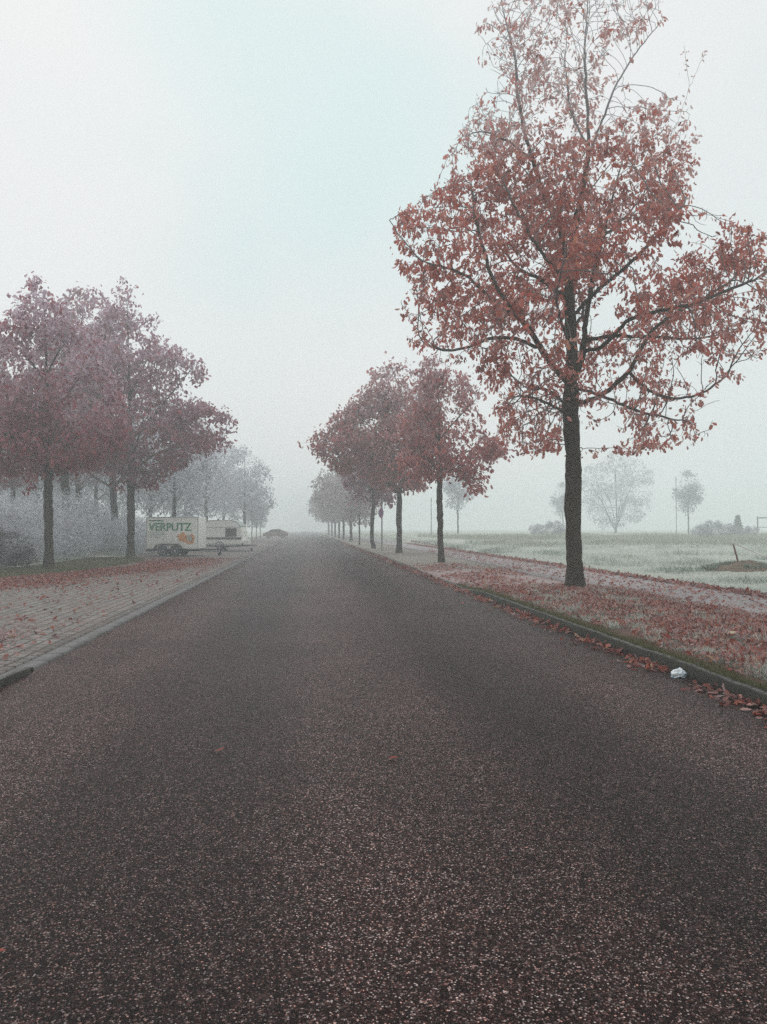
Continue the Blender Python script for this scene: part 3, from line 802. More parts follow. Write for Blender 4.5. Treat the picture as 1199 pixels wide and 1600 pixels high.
tag(t5, "dense wine-red oak leftmost of the strip, its dark trunk in the mossy grass", "tree", LEFT)
d = 39.3
l6 = [[(0,0,0)] + lp(d, 205, [(205,840,0),(205,790,0),(204,745,0),(204,700,.1),(202,640,.1),(200,580,0),(198,520,0),(196,450,0)]),
      lp(d,205,[(204,755,0),(185,740,-.2),(160,725,-.4),(135,712,-.6)]), lp(d,205,[(204,740,0),(235,715,-.2),(270,700,-.3),(310,690,-.3),(350,675,-.3)]),
      lp(d,205,[(204,720,0),(215,690,-1.6),(225,650,-2.4)]), lp(d,205,[(204,710,0),(190,670,1.6),(180,620,2.6)]), lp(d,205,[(203,690,0),(240,650,.3),(280,600,.5),(300,575,.5)]),
      lp(d,205,[(202,650,0),(165,600,-.3),(140,540,-.5)]), lp(d,205,[(201,620,0),(230,560,.6),(240,500,.8)]), lp(d,205,[(200,600,0),(180,540,.9),(165,490,1)]),
      lp(d,205,[(204,740,0),(240,740,-1.2),(280,725,-1.6),(330,705,-1.8)]), lp(d,205,[(204,765,0),(230,760,.6),(255,745,1)])]
r6 = prow(d, 205, [(425,194,200),(440,184,212),(455,178,222),(470,180,218),(490,160,235),(515,130,240),(530,122,258),(545,118,285),(560,112,300),(575,110,322),(592,108,318),(608,105,282),(625,102,295),(640,100,340),(652,100,372),(672,100,366),(688,105,372),(702,110,325),(722,120,300),(738,135,262),(765,190,240)])
t6 = make_tree('oak_tree', l6, envelope(r6, 8500, .7, .02, 22), .19, tip=.0046, step=.20, infl=1.4, kill=.26, max_nodes=11000,
    per=4.1, size=.165, thin=.0095, hi=False, leafmat=M_LEAF_P, frost=lambda z: np.interp(z, [3, 6, 9, 13], [.12, .28, .55, .8]),
    twig_frost=lambda z, q: float(np.interp(z, [3, 8], [.4, .8])*np.interp(q, [.005, .03], [1, 0])), spread=.17, seed=16)
t6.location = (*at(205, d), .06); t6.rotation_euler.z = -YAW
tag(t6, "tall oak beside the white box trailer with wine-red limbs stretching right over it", "tree", LEFT)
# two taller oaks behind, inside the thicket
d = 46
l7 = [[(0,0,0)] + lp(d, 104, [(104,830,0),(103,790,0),(100,740,0),(100,690,0),(108,620,0),(120,550,0),(128,480,0)])] + [
      lp(d,104,[(102,760,0),(90,735,-.5),(82,715,-.6)]), lp(d,104,[(100,740,0),(135,690,.5),(165,640,.8)]), lp(d,104,[(100,700,0),(70,640,-.5),(45,570,-.8)]),
      lp(d,104,[(104,650,0),(120,600,-1.8),(130,560,-2.4)]), lp(d,104,[(110,620,0),(150,560,.8),(175,500,1)]), lp(d,104,[(110,620,0),(95,540,1.5),(90,480,1.8)])]
r7 = prow(d, 104, [(452,118,150),(480,85,185),(540,55,200),(600,35,205),(660,25,205),(700,30,190),(735,60,160)])
t7 = make_tree('oak_tree', l7, envelope(r7, 5200, .8, .08, 25), .24, tip=.006, step=.26, infl=1.6, kill=.32, max_nodes=7500,
    per=4.8, size=.21, thin=.0125, hi=False, leafmat=M_LEAF_P, frost=lambda z: np.interp(z, [4, 8, 15], [.2, .35, .6]),
    twig_frost=lambda z, q: float(.7*np.interp(q, [.005, .04], [1, 0])), spread=.2, seed=17)
t7.location = (*at(104, d), .1); t7.rotation_euler.z = -YAW
THK = 'thick trunked trees standing in the frosted thicket'
tag(t7, "thick dark trunk leaning left, rising from the thicket right of the leftmost oak", "tree", THK)
for px, dd, rz, s, lab in [(122, 60, 2.1, (.95,.95,1.0), "short thick trunk half hidden behind the thicket, right of the leaning dark one"),
                           (18, 48, 4.0, (.62,.62,.8), "slim bare-stemmed tree at the left edge of the picture, rising from the thicket")]:
    c = copy_tree(t7); c.location = (*at(px, dd), .1); c.rotation_euler.z = rz; c.scale = s; tag(c, lab, "tree", THK)

# bare frosted trees
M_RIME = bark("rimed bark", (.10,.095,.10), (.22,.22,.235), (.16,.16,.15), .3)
def bare_tree(kind, limbs, rows_, n, base, seed, tip=.011, step=.32, kill=.42, infl=1.8, dep=1.0, gaps=.25, bias=(0,0,.2), leaf=True, nodes=3500, tf=.85, bmat=None):
    return make_tree(kind, limbs, envelope(rows_, n, dep, gaps, seed), base, tip=tip, step=step, infl=infl, kill=kill, max_nodes=nodes, bias=bias,
        per=2.0, size=.16, thin=tip*1.7, hi=False, leafmat=M_FROSTLEAF if leaf else None, barkmat=bmat or M_BARK2, frost=lambda z: z*0+.5,
        twig_frost=lambda z, q: float(tf*np.interp(q, [.012, .07], [1, 0])), spread=.2, flare=.2, split=.03, seed=seed, foliage_name='frost_tips')
# spreading bare tree whose long branches rise to the left (thicket)
d = 50
l8 = [[(0,0,0)] + lp(d, 178, [(180,830,0),(178,790,0),(176,765,0),(174,730,0),(172,690,0),(170,640,0)]),
      lp(d,178,[(177,785,0),(160,768,-.3),(140,756,-.5),(122,748,-.6)]), lp(d,178,[(176,765,0),(155,752,-.4),(138,743,-.8),(120,730,-1)]),
      lp(d,178,[(176,765,0),(200,740,.4),(225,715,.8)]), lp(d,178,[(174,740,0),(160,700,.8),(150,660,1.2)])]
bt = bare_tree('bare_tree', l8, prow(d,178,[(610,150,190),(650,120,225),(700,105,245),(745,110,240),(765,150,215)]), 4000, .22, 41, tip=.007, step=.26, kill=.28, nodes=6500)
bt.location = (*at(178, d), .1); bt.rotation_euler.z = -YAW
tag(bt, "frosted bare tree with long branches rising left, in the thicket left of the trailer", "tree")
# general bare tree
def gen_rows(H, W, H0): return [(H0*.8, -W*.4, W*.4), (H0*1.3, -W*.9, W*.9), (H*.5, -W, W), (H*.75, -W*.75, W*.75), (H*.92, -W*.35, W*.35), (H, -W*.05, W*.05)]
bg = bare_tree('bare_tree', side_limbs(2.9, 3.0, 9.4, 0, 8, 51), gen_rows(9.6, 3.3, 2.7), 4600, .13, 42, gaps=.06, tip=.0068, step=.24, kill=.26, infl=1.4, nodes=9000)
bg.location = (*at(382, 92), 0); bg.scale = (1.2, 1.2, 1.2)
tag(bg, "frosted bare tree with a round crown, alone in the fog right of the caravan", "tree")
fogl = [(322, 84, 1.45, "tall pale frosted tree rising behind the low caravan"),
        (273, 56, 1.1, "frosted tree with a straight dark stem rising directly behind the lettered box trailer"),
        (235, 64, 1.2, None), (150, 68, 1.35, None), (60, 62, 1.2, None), (-5, 57, 1.2, None), (205, 86, 1.5, None), (100, 90, 1.6, None), (20, 88, 1.5, None), (290, 96, 1.35, None), (350, 112, 1.4, None)]
for i, (px, dd, s, lab) in enumerate(fogl):
    c = copy_tree(bg); c.location = (*at(px, dd), 0); c.rotation_euler.z = 2.2*i+1; c.scale = (s, s, s*(.95+.1*(i%3)))
    tag(c, lab or "pale frosted tree fading into the fog behind the left thicket", "tree", 'frosted trees fading behind the thicket' if lab is None else 'frosted trees behind the trailers')
for i, px in enumerate((394, 401, 407)):
    c = copy_tree(bg); c.location = (*at(px, 100+7*i), 0); c.rotation_euler.z = i*1.7; c.scale = (.45, .45, .8)
    tag(c, "thin faint trunk in the fog between the round bare tree and the parked car", "tree", 'thin trunks far down the left side')

# field trees on the right
d = 140
l9 = [[(0,0,0), (0,0,.5), (.1,0,1.5), (.2,.1,3.5), (.1,0,6), (0,0,9)]]
for k in range(10):
    a = k*2.4; q = .6+.4*math.sin(k*5.1)**2; w = .5*math.sin(k*3.3)
    l9.append([(0,0,.3+.12*k), (math.cos(a)*.7*q, math.sin(a)*.7*q, 1.9), (math.cos(a+w*.6)*1.9*q, math.sin(a+w*.6)*1.9*q, 3.6+k*.12), (math.cos(a+w)*3.4*q, math.sin(a+w)*3.4*q, 4.6+2.6*(1-q)+k*.2)])
bf = bare_tree('bare_tree', l9, [(1.0,-2.0,2.0),(3,-4.2,4.0),(6,-5.0,5.0),(8.5,-4.5,4.6),(10.2,-3,3),(11.6,-.8,.8)], 5200, .15, 43, gaps=.03, tip=.0075, step=.30, kill=.33, infl=1.6, nodes=11000, tf=.85)
bf.location = (*at(962, d), .3); bf.scale = (1.4, 1.4, 1.35)
tag(bf, "large pale fan-shaped bare tree in the misty field right of the big trunk", "tree")
l10 = side_limbs(2.6, .8, 6.6, 0, 9, 61)
bs_ = bare_tree('young_tree', l10, [(2.2,-.2,.2),(3.0,-.9,.9),(4.6,-1.5,1.5),(6,-1.1,1.1),(7.2,-.3,.3)], 2600, .07, 44, gaps=.1, tip=.0055, step=.18, kill=.19, infl=.9, bias=(0,0,.6), nodes=6000, tf=.75)
bs_.location = (*at(1076, 115), .4); bs_.scale = (1.37, 1.37, 1.35)
tag(bs_, "young egg-crowned tree beside a thin stake in the misty field, right of the fan-shaped tree", "tree")
for px, dd, s, lab in [(716, 112, 1.62, "young pale tree with upright crown under the second oak's drooping right side"),
                       (880, 140, 1.4, "very faint young tree half hidden by the left edge of the big oak's trunk")]:
    c = copy_tree(bs_); c.location = (*at(px, dd), .3); c.scale = (s, s, s*.95); c.rotation_euler.z = px; tag(c, lab, "tree")

# ------------------------------------------------------------------ thicket (frosted shrubs) on the left
def make_shrub(kind, H, W, n_stem, seed, leafmat, barkm, per=5, tf=.8, fr=.7, ntw=5200, size=.07, nl=1.0):
    rg = random.Random(seed); limbs = [[(0,0,-.05), (0,0,.2), (rg.uniform(-.1,.1), 0, H*.6)]]
    for k in range(n_stem):
        a = k*2.4; s = W*rg.uniform(.3, .9)
        limbs.append([(0,0,.05), (math.cos(a)*s*.35, math.sin(a)*s*.35, H*.35), (math.cos(a)*s*.8, math.sin(a)*s*.8, H*rg.uniform(.5, .85))])
    rws = [(.12, -W*.85, W*.85), (H*.35, -W, W), (H*.7, -W*.9, W*.9), (H*.9, -W*.6, W*.6), (H, -W*.2, W*.2)]
    return make_tree(kind, limbs, envelope(rws, ntw, 1.0, .08, seed, freq=1.3), .035, tip=.0075, step=.12, infl=.8, kill=.14, max_nodes=8000,
        per=per, size=size, thin=.0105, hi=False, leafmat=leafmat, barkmat=barkm, frost=lambda z: z*0+fr,
        bias=(0, 0, .4), twig_frost=lambda z, q: tf, spread=.09, flare=0, droop=-.2, split=.02, seed=seed)
sh1 = make_shrub('frosted_shrub', 2.7, 1.75, 11, 71, M_FROSTLEAF, M_BARK2, per=.8, tf=.95)
sh2 = make_shrub('frosted_shrub', 2.0, 1.5, 9, 72, M_FROSTLEAF, M_BARK2, per=.8, fr=.6, tf=.85)
sh3 = make_shrub('evergreen_shrub', 1.7, 1.2, 9, 73, leaf_mat("dull dark leaves", [(0, (.022,.020,.016)), (.6, (.055,.045,.038)), (1, (.14,.12,.11))], (.36,.34,.36)), M_BARK2, per=3.5, tf=.45, fr=.4)
G_T = 'frosted shrubs of the thicket'
spots = []
for i, y in enumerate(np.arange(29.5, 56, 2.1)):
    spots.append((-11.6 - .03*(y-30) + random.uniform(-.25, .25), y, 1 if i % 2 else 0, 1.0+random.uniform(-.22, .22)))
    spots.append((-14.2 + random.uniform(-.4, .4), y+1.1, 0 if i % 2 else 1, 1.15+random.uniform(-.2, .22)))
spots += [(-16.8, 37, 0, 1.3), (-17, 42, 0, 1.35), (-17.2, 47, 0, 1.3), (-20, 50, 0, 1.4), (-10.4, 44.5, 1, 1.0), (-9.9, 47, 0, .95), (-9.4, 50, 1, 1.0), (-16, 33.5, 0, 1.15), (-18, 54, 0, 1.4)]
used1 = used2 = False
for x, y, k, s in spots:
    src = (sh1, sh2)[k]
    if k == 0 and not used1: c = sh1; used1 = True
    elif k == 1 and not used2: c = sh2; used2 = True
    else: c = copy_tree(src)
    c.location = (x, y, field_h(x, y)); c.rotation_euler.z = random.uniform(0, 6.28); c.scale = (s, s, s*random.uniform(.9, 1.1))
    tag(c, "rime-covered leafless shrub in the grey thicket behind the two left oak trunks", "shrub", G_T)
for i, (x, y, s) in enumerate([(-11.3, 27.4, 1.0), (-12.6, 28.4, 1.15), (-10.9, 29.6, .75)]):
    c = sh3 if i == 0 else copy_tree(sh3)
    c.location = (x, y, field_h(x, y)); c.rotation_euler.z = i*2.0; c.scale = (s, s, s)
    tag(c, ["dark leafy shrub at the left picture edge, in front of the frosted thicket", "larger dark shrub behind the front one at the left picture edge", "small dark shrub at the foot of the leftmost oak's trunk"][i], "shrub", 'dark shrubs left of the first oak')

# ------------------------------------------------------------------ field: bushes, weeds, mound, post
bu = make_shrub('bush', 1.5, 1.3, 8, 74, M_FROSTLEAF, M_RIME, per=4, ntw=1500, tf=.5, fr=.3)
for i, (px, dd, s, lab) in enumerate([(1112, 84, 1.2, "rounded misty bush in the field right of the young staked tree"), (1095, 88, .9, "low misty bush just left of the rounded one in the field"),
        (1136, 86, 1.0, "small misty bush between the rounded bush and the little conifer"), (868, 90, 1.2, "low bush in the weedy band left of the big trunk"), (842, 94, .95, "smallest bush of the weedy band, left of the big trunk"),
        (1172, 86, .8, "flat misty bush below the wooden frame at the right picture edge")]):
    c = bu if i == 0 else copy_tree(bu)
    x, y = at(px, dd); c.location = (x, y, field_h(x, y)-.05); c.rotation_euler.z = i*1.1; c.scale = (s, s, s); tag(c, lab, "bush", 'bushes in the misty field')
# little conifer: whorls of drooping boughs
def conifer():
    root = empty('conifer')
    P, X, Z, sz = [], [], [], []
    rg = np.random.default_rng(5)
    mb = MB().tube([(0,0,0),(0,0,1.2),(0,0,2.2)], [.05,.03,.006], 6)
    for k in range(16):
        z = .25+k*.12; R = (.62*(1-z/2.35)+.03)*(1+.25*math.sin(k*2.3))
        for j in range(9):
            a = j*.7+k*1.3; mb.tube([(0,0,z),(math.cos(a)*R,math.sin(a)*R,z-.06)], [.01,.004], 3)
            m = 26; t = rg.uniform(.1, 1, m)*R
            P.append(np.stack([np.cos(a)*t+rg.normal(0,.04,m), np.sin(a)*t+rg.normal(0,.04,m), z-.06*t/R+rg.normal(0,.03,m)], 1))
            X.append(np.stack([np.cos(a)+rg.normal(0,.6,m), np.sin(a)+rg.normal(0,.6,m), rg.normal(0,.3,m)], 1))
    mb.build('trunk', M_BARK2, root)
    P = np.concatenate(P); X = np.concatenate(X); n = len(P)
    me = scatter(LEAF_LO, P, X, rg.normal(0,1,(n,3)), .10, rg.uniform(0,1,n), np.full(n,.35), 'crown')
    link('crown', me, leaf_mat("conifer green", [(0,(.03,.05,.03)),(1,(.08,.11,.07))], (.5,.55,.55)), root)
    return root
cf = conifer(); cf.scale = (1.5, 1.5, 1.4); x, y = at(1153, 118); cf.location = (x, y, field_h(x, y)); tag(cf, "small pointed conifer in the misty field near the right picture edge", "tree")
# stake beside the young tree, thin pole in the field, wooden frame
M_WOOD = simple("weathered wood", (.13,.11,.10), .85, .2, .4, 20)
M_STEEL = simple("galvanised steel", (.20,.21,.22), .5, .5, .2, 10)
def stake(name, px, dd, h, r, lab, cat):
    x, y = at(px, dd); o = MB().tube([(0,0,-.2),(.01,0,h*.5),(0,.01,h)], [r, r*.95, r*.85], 8).tube([(0,0,h*.93),(0,0,h*.96)], r*1.5, 8).build(name, M_WOOD)
    o.location = (x, y, field_h(x, y)); tag(o, lab, cat)
stake('wooden_stake', 1057, 112, 8.4, .05, "tall thin stake left of the young tree in the misty field", "stake")
stake('marker_pole', 674, 90, 4.6, .045, "thin faint pole left of the second oak's trunk, behind the footpath", "pole")
fr_ = empty('wooden_frame'); x, y = at(1184, 115); fr_.scale = (1.2, 1, 1.1); fr_.location = (x, y, field_h(x, y)); fr_.rotation_euler.z = -YAW  # open wooden frame of two posts and two rails, not a fence
for k in range(2): MB().box(-.07+k*2.6, .07+k*2.6, -.06, .06, -.2, 2.45, .01).build('post', M_WOOD, fr_)
MB().box(-.15, 2.75, -.09, -.062, 2.2, 2.36, .005).build('top_rail', M_WOOD, fr_)
MB().box(-.1, 2.7, -.09, -.062, .95, 1.05, .005).build('lower_rail', M_WOOD, fr_)
tag(fr_, "faint wooden frame of two posts and rails cut by the right picture edge", "frame")

# mound of earth with a tipped post and a line
mx, my = 13.55, 22.9
M_EARTH = ground_mat("bare brown earth", (.15,.10,.07), (.22,.155,.11), (.09,.075,.05), 2.0, 18, .35, (.4,.38,.36), 1.0, .04)
V, L, F_ = [], [], []; nr, na = 12, 40
for i in range(nr+1):
    for j in range(na):
        a = 2*math.pi*j/na; rr = i/nr*(1+.12*math.sin(3*a)); x = mx+1.15*rr*math.cos(a); y = my-.26+.7*rr*math.sin(a)
        V.append((x, y, field_h(x, y) + .10*(1-(i/nr)**2) - (.05 if i == nr else 0) + .10*noise.noise(Vector((x*3, y*3, 0))) + .04*noise.noise(Vector((x*9, y*9, 0)))))
for i in range(nr):
    for j in range(na): L += [i*na+j, (i+1)*na+j, (i+1)*na+(j+1)%na, i*na+(j+1)%na]; F_.append(4)
L += list(range(na)); F_.append(na)
md = link('earth_mound', mesh_np('earth_mound', np.array(V), F_, L), M_EARTH); tag(md, "low brown earth mound with a grassy crest under the tipped post", "mound")
zt_ = field_h(mx, my)+.08
po = empty('tipped_post', (mx-.05, my, zt_-.12)); po.rotation_euler = (0, math.radians(-15), 0)
MB().tube([(0,0,-.2),(0,0,.4),(0,0,.72)], [.028,.026,.024], 8).build('shaft', simple("rusty post", (.16,.06,.05), .8, .3, .4, 30), po)
MB().tube([(0,0,.72),(0,0,.76),(0,0,.80)], [.036,.04,.03], 8).build('cap', simple("frosted cap", (.6,.58,.58), .8, .3, .1), po)
tag(po, "short reddish post leaning left on the earth mound at the field edge", "post")
top = Vector((mx-.05-math.sin(math.radians(15))*.76, my, zt_-.12+.75))
pts = []
for i in range(26):
    t = i/25; p = top.lerp(Vector((16.2, 21.0, .12)), t); p.z -= .28*math.sin(math.pi*t)*(1-t*.3); pts.append(p)
rp = MB().tube(pts, .014, 6).build('rope', simple("frosted line", (.62,.55,.52), .9, .1, .15, 30), None, True)
tag(rp, "sagging pale frosted line running right from the tipped post's top", "rope")

# ------------------------------------------------------------------ grass and leaf litter (uncountable)
def surf(x, y):
    if x < 3.92: return road_h(x, y)
    if x < 7.12: return verge_h(x, y)
    if x < 9.42: return .12
    return field_h(x, y)
def clumps(n, x0, x1, y0, y1, nc, sd_, w=None):
    c = np.stack([rng.uniform(x0, x1, nc), y0+(y1-y0)*rng.uniform(0, 1, nc)**1.5], 1)
    i = rng.integers(0, nc, n); p = c[i] + rng.normal(0, sd_, (n, 2))
    ok = (p[:, 0] > x0) & (p[:, 0] < x1); return p[ok], i[ok]
# verge tufts
p, ci = clumps(60000, 4.15, 7.1, 5.5, 18.5, 420, .085)
zz = np.array([surf(a, b) for a, b in p]); ck = np.random.default_rng(3).uniform(0, 1, 420)[ci]
o = blades('grass', np.column_stack([p, zz]), rng.uniform(.03, .095, len(p))*(.6+.8*ck), np.clip(ck*.7+rng.normal(.1, .15, len(p)), 0, 1), np.clip(rng.uniform(.1, 1.0, len(p))*(.35+.6*ck), 0, 1), M_GRASS, 1.1)
tag(o, "frosty grass tufts poking through the leaves of the right verge", "grass", kind='stuff')
# olive moss and short grass along the kerb
n = 32000; y = 5+15*rng.uniform(0, 1, n)**1.4; x = 3.875+np.abs(rng.normal(0, .13, n))*(.6+.8*np.array([noise.noise(Vector((0, b*1.7, 4)))+.5 for b in y]))
zz = np.array([surf(max(a, 3.93), b) for a, b in zip(x, y)]); zz = np.where((x < 3.93) & (y < 16.5), .123, zz)
o = blades('kerb_grass', np.column_stack([x, y, zz]), rng.uniform(.02, .055, n), rng.uniform(0, 1, n), np.clip(rng.normal(.08, .12, n), 0, 1), M_MOSS, 1.2)
tag(o, "olive green short grass hugging the back of the right kerb", "grass", kind='stuff')
# field grass
n = 95000
y = 12+55*rng.uniform(0, 1, n)**1.6; x = 9.45+np.abs(rng.uniform(0, 1, n))**1.3*(8+y*.62)
pa = np.array([noise.noise(Vector((a*.45, b*.45, 2))) for a, b in zip(x, y)])
zz = np.array([field_h(a, b) for a, b in zip(x, y)])
sc_ = .8+y/38
in_m = (((x-mx)/1.5)**2+((y-(my-.25))/.85)**2) < 1.0
keep = ~(in_m & (y < my+.05)) & (rng.uniform(size=n) < .5+.9*np.clip(pa+.2, 0, 1))
o = blades('field_grass', np.column_stack([x, y, zz])[keep], (rng.uniform(.05, .15, n)*sc_*(1+.8*pa))[keep], np.clip(.35-pa*.5+rng.normal(0, .2, n), 0, 1)[keep], np.clip(.80-pa*1.0+rng.normal(0, .18, n), 0, 1)[keep], M_GRASS, 1.2)
tag(o, "rough pale green frosted meadow grass beyond the footpath", "grass", kind='stuff')
# dark grassy crest on the mound
n = 9000; a = rng.uniform(0, 6.28, n); rr = np.sqrt(rng.uniform(0, 1, n)); x = mx+rr*np.cos(a)*1.25; y = my-.02+rr*np.sin(a)*.8
kq = np.array([noise.noise(Vector((u*2.2, v*2.2, 6))) for u, v in zip(x, y)]) + np.clip((y-my)*1.5, -.2, .6) > -.06; x, y = x[kq], y[kq]; n = len(x)
zz = np.array([field_h(q, w) for q, w in zip(x, y)])+.06
o = blades('mound_grass', np.column_stack([x, y, zz]), rng.uniform(.06, .16, n), rng.uniform(0, .6, n), np.clip(rng.normal(.2, .2, n), 0, 1), M_GRASS, 1.2)
tag(o, "dark grass on the crest of the earth mound", "grass", kind='stuff')
# taller weeds band far in the field
n = 42000; dd = rng.uniform(52, 92, n); px = rng.uniform(640, 1240, n)
lat = (px-599.5)/1200*dd; x = lat*math.cos(YAW)+dd*math.sin(YAW); y = -lat*math.sin(YAW)+dd*math.cos(YAW)
k_ = (x > 13); x, y = x[k_], y[k_]; n = len(x)
pa = np.array([noise.noise(Vector((a*.16, b*.16, 5))) for a, b in zip(x, y)]); zz = np.array([field_h(a, b) for a, b in zip(x, y)])
k_ = pa > -.12; n = int(k_.sum())
o = blades('tall_weeds', np.column_stack([x, y, zz])[k_], (.28+.55*np.clip(pa[k_]+.1, 0, 1))*rng.uniform(.6, 1.3, n), rng.uniform(.5, 1, n), np.clip(rng.normal(.25, .15, n), 0, 1), M_GRASS, .8)
tag(o, "band of brownish tall weeds across the far field in the fog", "weeds", kind='stuff')
# left strip grass
n = 26000; y = 20+19*rng.uniform(0, 1, n); e = np.array([strip_edge(b) for b in y]); x = e - .1 - rng.uniform(0, 1, n)**1.2*2.6
o = blades('strip_grass', np.column_stack([x, y, np.full(n, .07)]), rng.uniform(.03, .10, n), rng.uniform(0, 1, n), np.clip(rng.normal(.12, .15, n), 0, 1), M_MOSS, 1.2)
tag(o, "short olive grass round the trunks on the left strip", "grass", kind='stuff')

def litter(name, x, y, z, size, lab, hi=True, frost=.25, tint=.5, mat=None, tilt=.45):
    n = len(x); a = rng.uniform(0, 6.28, n)
    X = np.stack([np.cos(a), np.sin(a), rng.normal(0, tilt, n)], 1); Z = np.stack([rng.normal(0, tilt, n), rng.normal(0, tilt, n), np.where(rng.uniform(size=n) < .6, 1.0, -1.0)], 1)
    me = scatter(LEAF_HI if hi else LEAF_LO, np.column_stack([x, y, z]), X, Z, size, np.clip(rng.normal(tint, .27, n), 0, 1), np.clip(rng.normal(frost, .2, n), 0, 1), name, .75)
    o = link(name, me, mat or M_LITTER); tag(o, lab, "leaves", kind='stuff'); return o
# verge carpet
n = 56000; y = 5.5+13.5*rng.uniform(0, 1, n)**1.25; x = 4.05+3.1*rng.beta(1.5, 1.2, n)
pa = np.array([noise.noise(Vector((a*1.1, b*1.1, 8))) for a, b in zip(x, y)]); k_ = rng.uniform(size=n) < np.clip(.66+pa*1.6, .10, 1)*np.clip((x-3.9)*2.2, .15, 1)
x, y = x[k_], y[k_]; z = np.array([surf(a, b) for a, b in zip(x, y)])+rng.uniform(.012, .055, len(x))
litter('fallen_leaves', x, y, z, rng.uniform(.032, .078, len(x)), "carpet of red brown oak leaves on the right verge under the big oak", True, .2, .5, None, .7)
# gutter line
n = 2300; y = 5+17*rng.uniform(0, 1, n)**1.2; x = 3.80-np.abs(rng.normal(0, .14, n))
cl = np.array([noise.noise(Vector((0, b*1.3, 3))) for b in y]); k_ = rng.uniform(size=n) < np.clip(.45+cl*1.3, .05, 1); x, y = x[k_], y[k_]
litter('gutter_leaves', x, y, np.array([road_h(a, b) for a, b in zip(x, y)])+rng.uniform(.012, .03, len(x)), rng.uniform(.05, .10, len(x)), "oak leaves blown against the foot of the right kerb", True, .1, .45)
n = 1500; y = 22+60*rng.uniform(0, 1, n)**1.2; x = 3.80-np.abs(rng.normal(0, .12, n))
litter('far_gutter_leaves', x, y, np.full(n, .03), rng.uniform(.09, .15, n), "dark leaf line along the kerb further down the road", False, .15, .3)
# crossing and beyond, footpath edges
n = 3600; y = 18.5+11*rng.uniform(0, 1, n); x = 4.0+3.4*rng.uniform(0, 1, n)
pa = np.array([noise.noise(Vector((a*.5, b*.35, 11))) for a, b in zip(x, y)]); k_ = rng.uniform(size=n) < np.clip(.35+pa*1.9, .03, 1); x, y = x[k_], y[k_]
litter('crossing_leaves', x, y, np.array([surf(a, b) for a, b in zip(x, y)])+.02, rng.uniform(.07, .12, len(x)), "scattered leaves on the lowered crossing before the second oak", False, .25)
n = 5200; y = 8+62*rng.uniform(0, 1, n)**1.5; x = 9.32+rng.normal(0, .16, n)
litter('path_edge_leaves', x, y, np.array([.115 if a < 9.42 else field_h(a, b) for a, b in zip(x, y)])+.03, rng.uniform(.08, .14, n), "red brown leaf line along the far edge of the footpath", False, .18, .4)
n = 1900; y = 8+40*rng.uniform(0, 1, n)**1.4; x = 7.12+2.2*rng.uniform(0, 1, n)
litter('path_leaves', x, y, np.full(n, .145), rng.uniform(.06, .11, n), "thin scatter of leaves on the footpath", False, .3)
# left: leaf drifts at the strip edge
n = 26000; y = 17.5+22*rng.uniform(0, 1, n)**1.1; e = np.array([strip_edge(b) for b in y]); x = e + .1 + np.abs(rng.normal(0, 1.6, n))
pa = np.array([noise.noise(Vector((a*.6, b*.3, 14))) for a, b in zip(x, y)]); k_ = (rng.uniform(size=n) < np.clip(.6+pa*1.6, .06, 1)) & (x < -3.3); x, y = x[k_], y[k_]
litter('parking_leaves', x, y, np.full(len(x), .04)+rng.uniform(0, .02, len(x)), rng.uniform(.05, .09, len(x)), "rust red leaf drifts on the pavers beside the left grass strip", False, .1, .42)
n = 1500; y = 10.2+rng.normal(0, .8, n)*1.1; x = -4.6+rng.normal(0, .42, n)
litter('paver_leaves', x, y, np.full(n, .04)+rng.uniform(0, .03, n), rng.uniform(.05, .09, n), "dark frosty leaf heap on the pavers at the left picture edge", True, .42, .25)
n = 1400; y = 9+30*rng.uniform(0, 1, n)**1.3; x = -9+5.7*rng.uniform(0, 1, n)
litter('loose_paver_leaves', x, y, np.full(n, .04), rng.uniform(.06, .10, n), "loose leaves scattered over the parking pavers", False, .2)

# ------------------------------------------------------------------ single small things
def one_leaf(x, y, s, lab, a=0., z=None):
    global rng
    rr_ = rng; P = np.array([[0, 0, .006]])
    me = scatter(LEAF_HI, P, np.array([[math.cos(a), math.sin(a), .12]]), np.array([[.15, .1, 1.]]), s, np.array([.62]), np.array([.08]), 'fallen_leaf')
    o = link('fallen_leaf', me, M_LITTER); o.location = (x, y, road_h(x, y)+.012 if z is None else z); tag(o, lab, "leaf", 'single leaves on the road')
one_leaf(-.61, 5.2, .07, "small red leaf lying left of the middle of the dark asphalt", .4)
one_leaf(.59, 4.93, .065, "small orange leaf lying near the middle of the asphalt", 2.9)
one_leaf(-1.10, 2.82, .06, "blurred red leaf at the lower left picture edge on the road", .2)
one_leaf(3.05, 14.9, .10, "pale leaf on the road before the kerb below the big oak", 1.2)
one_leaf(1.6, 16.5, .08, "tiny leaf far out on the right lane", 2.2)

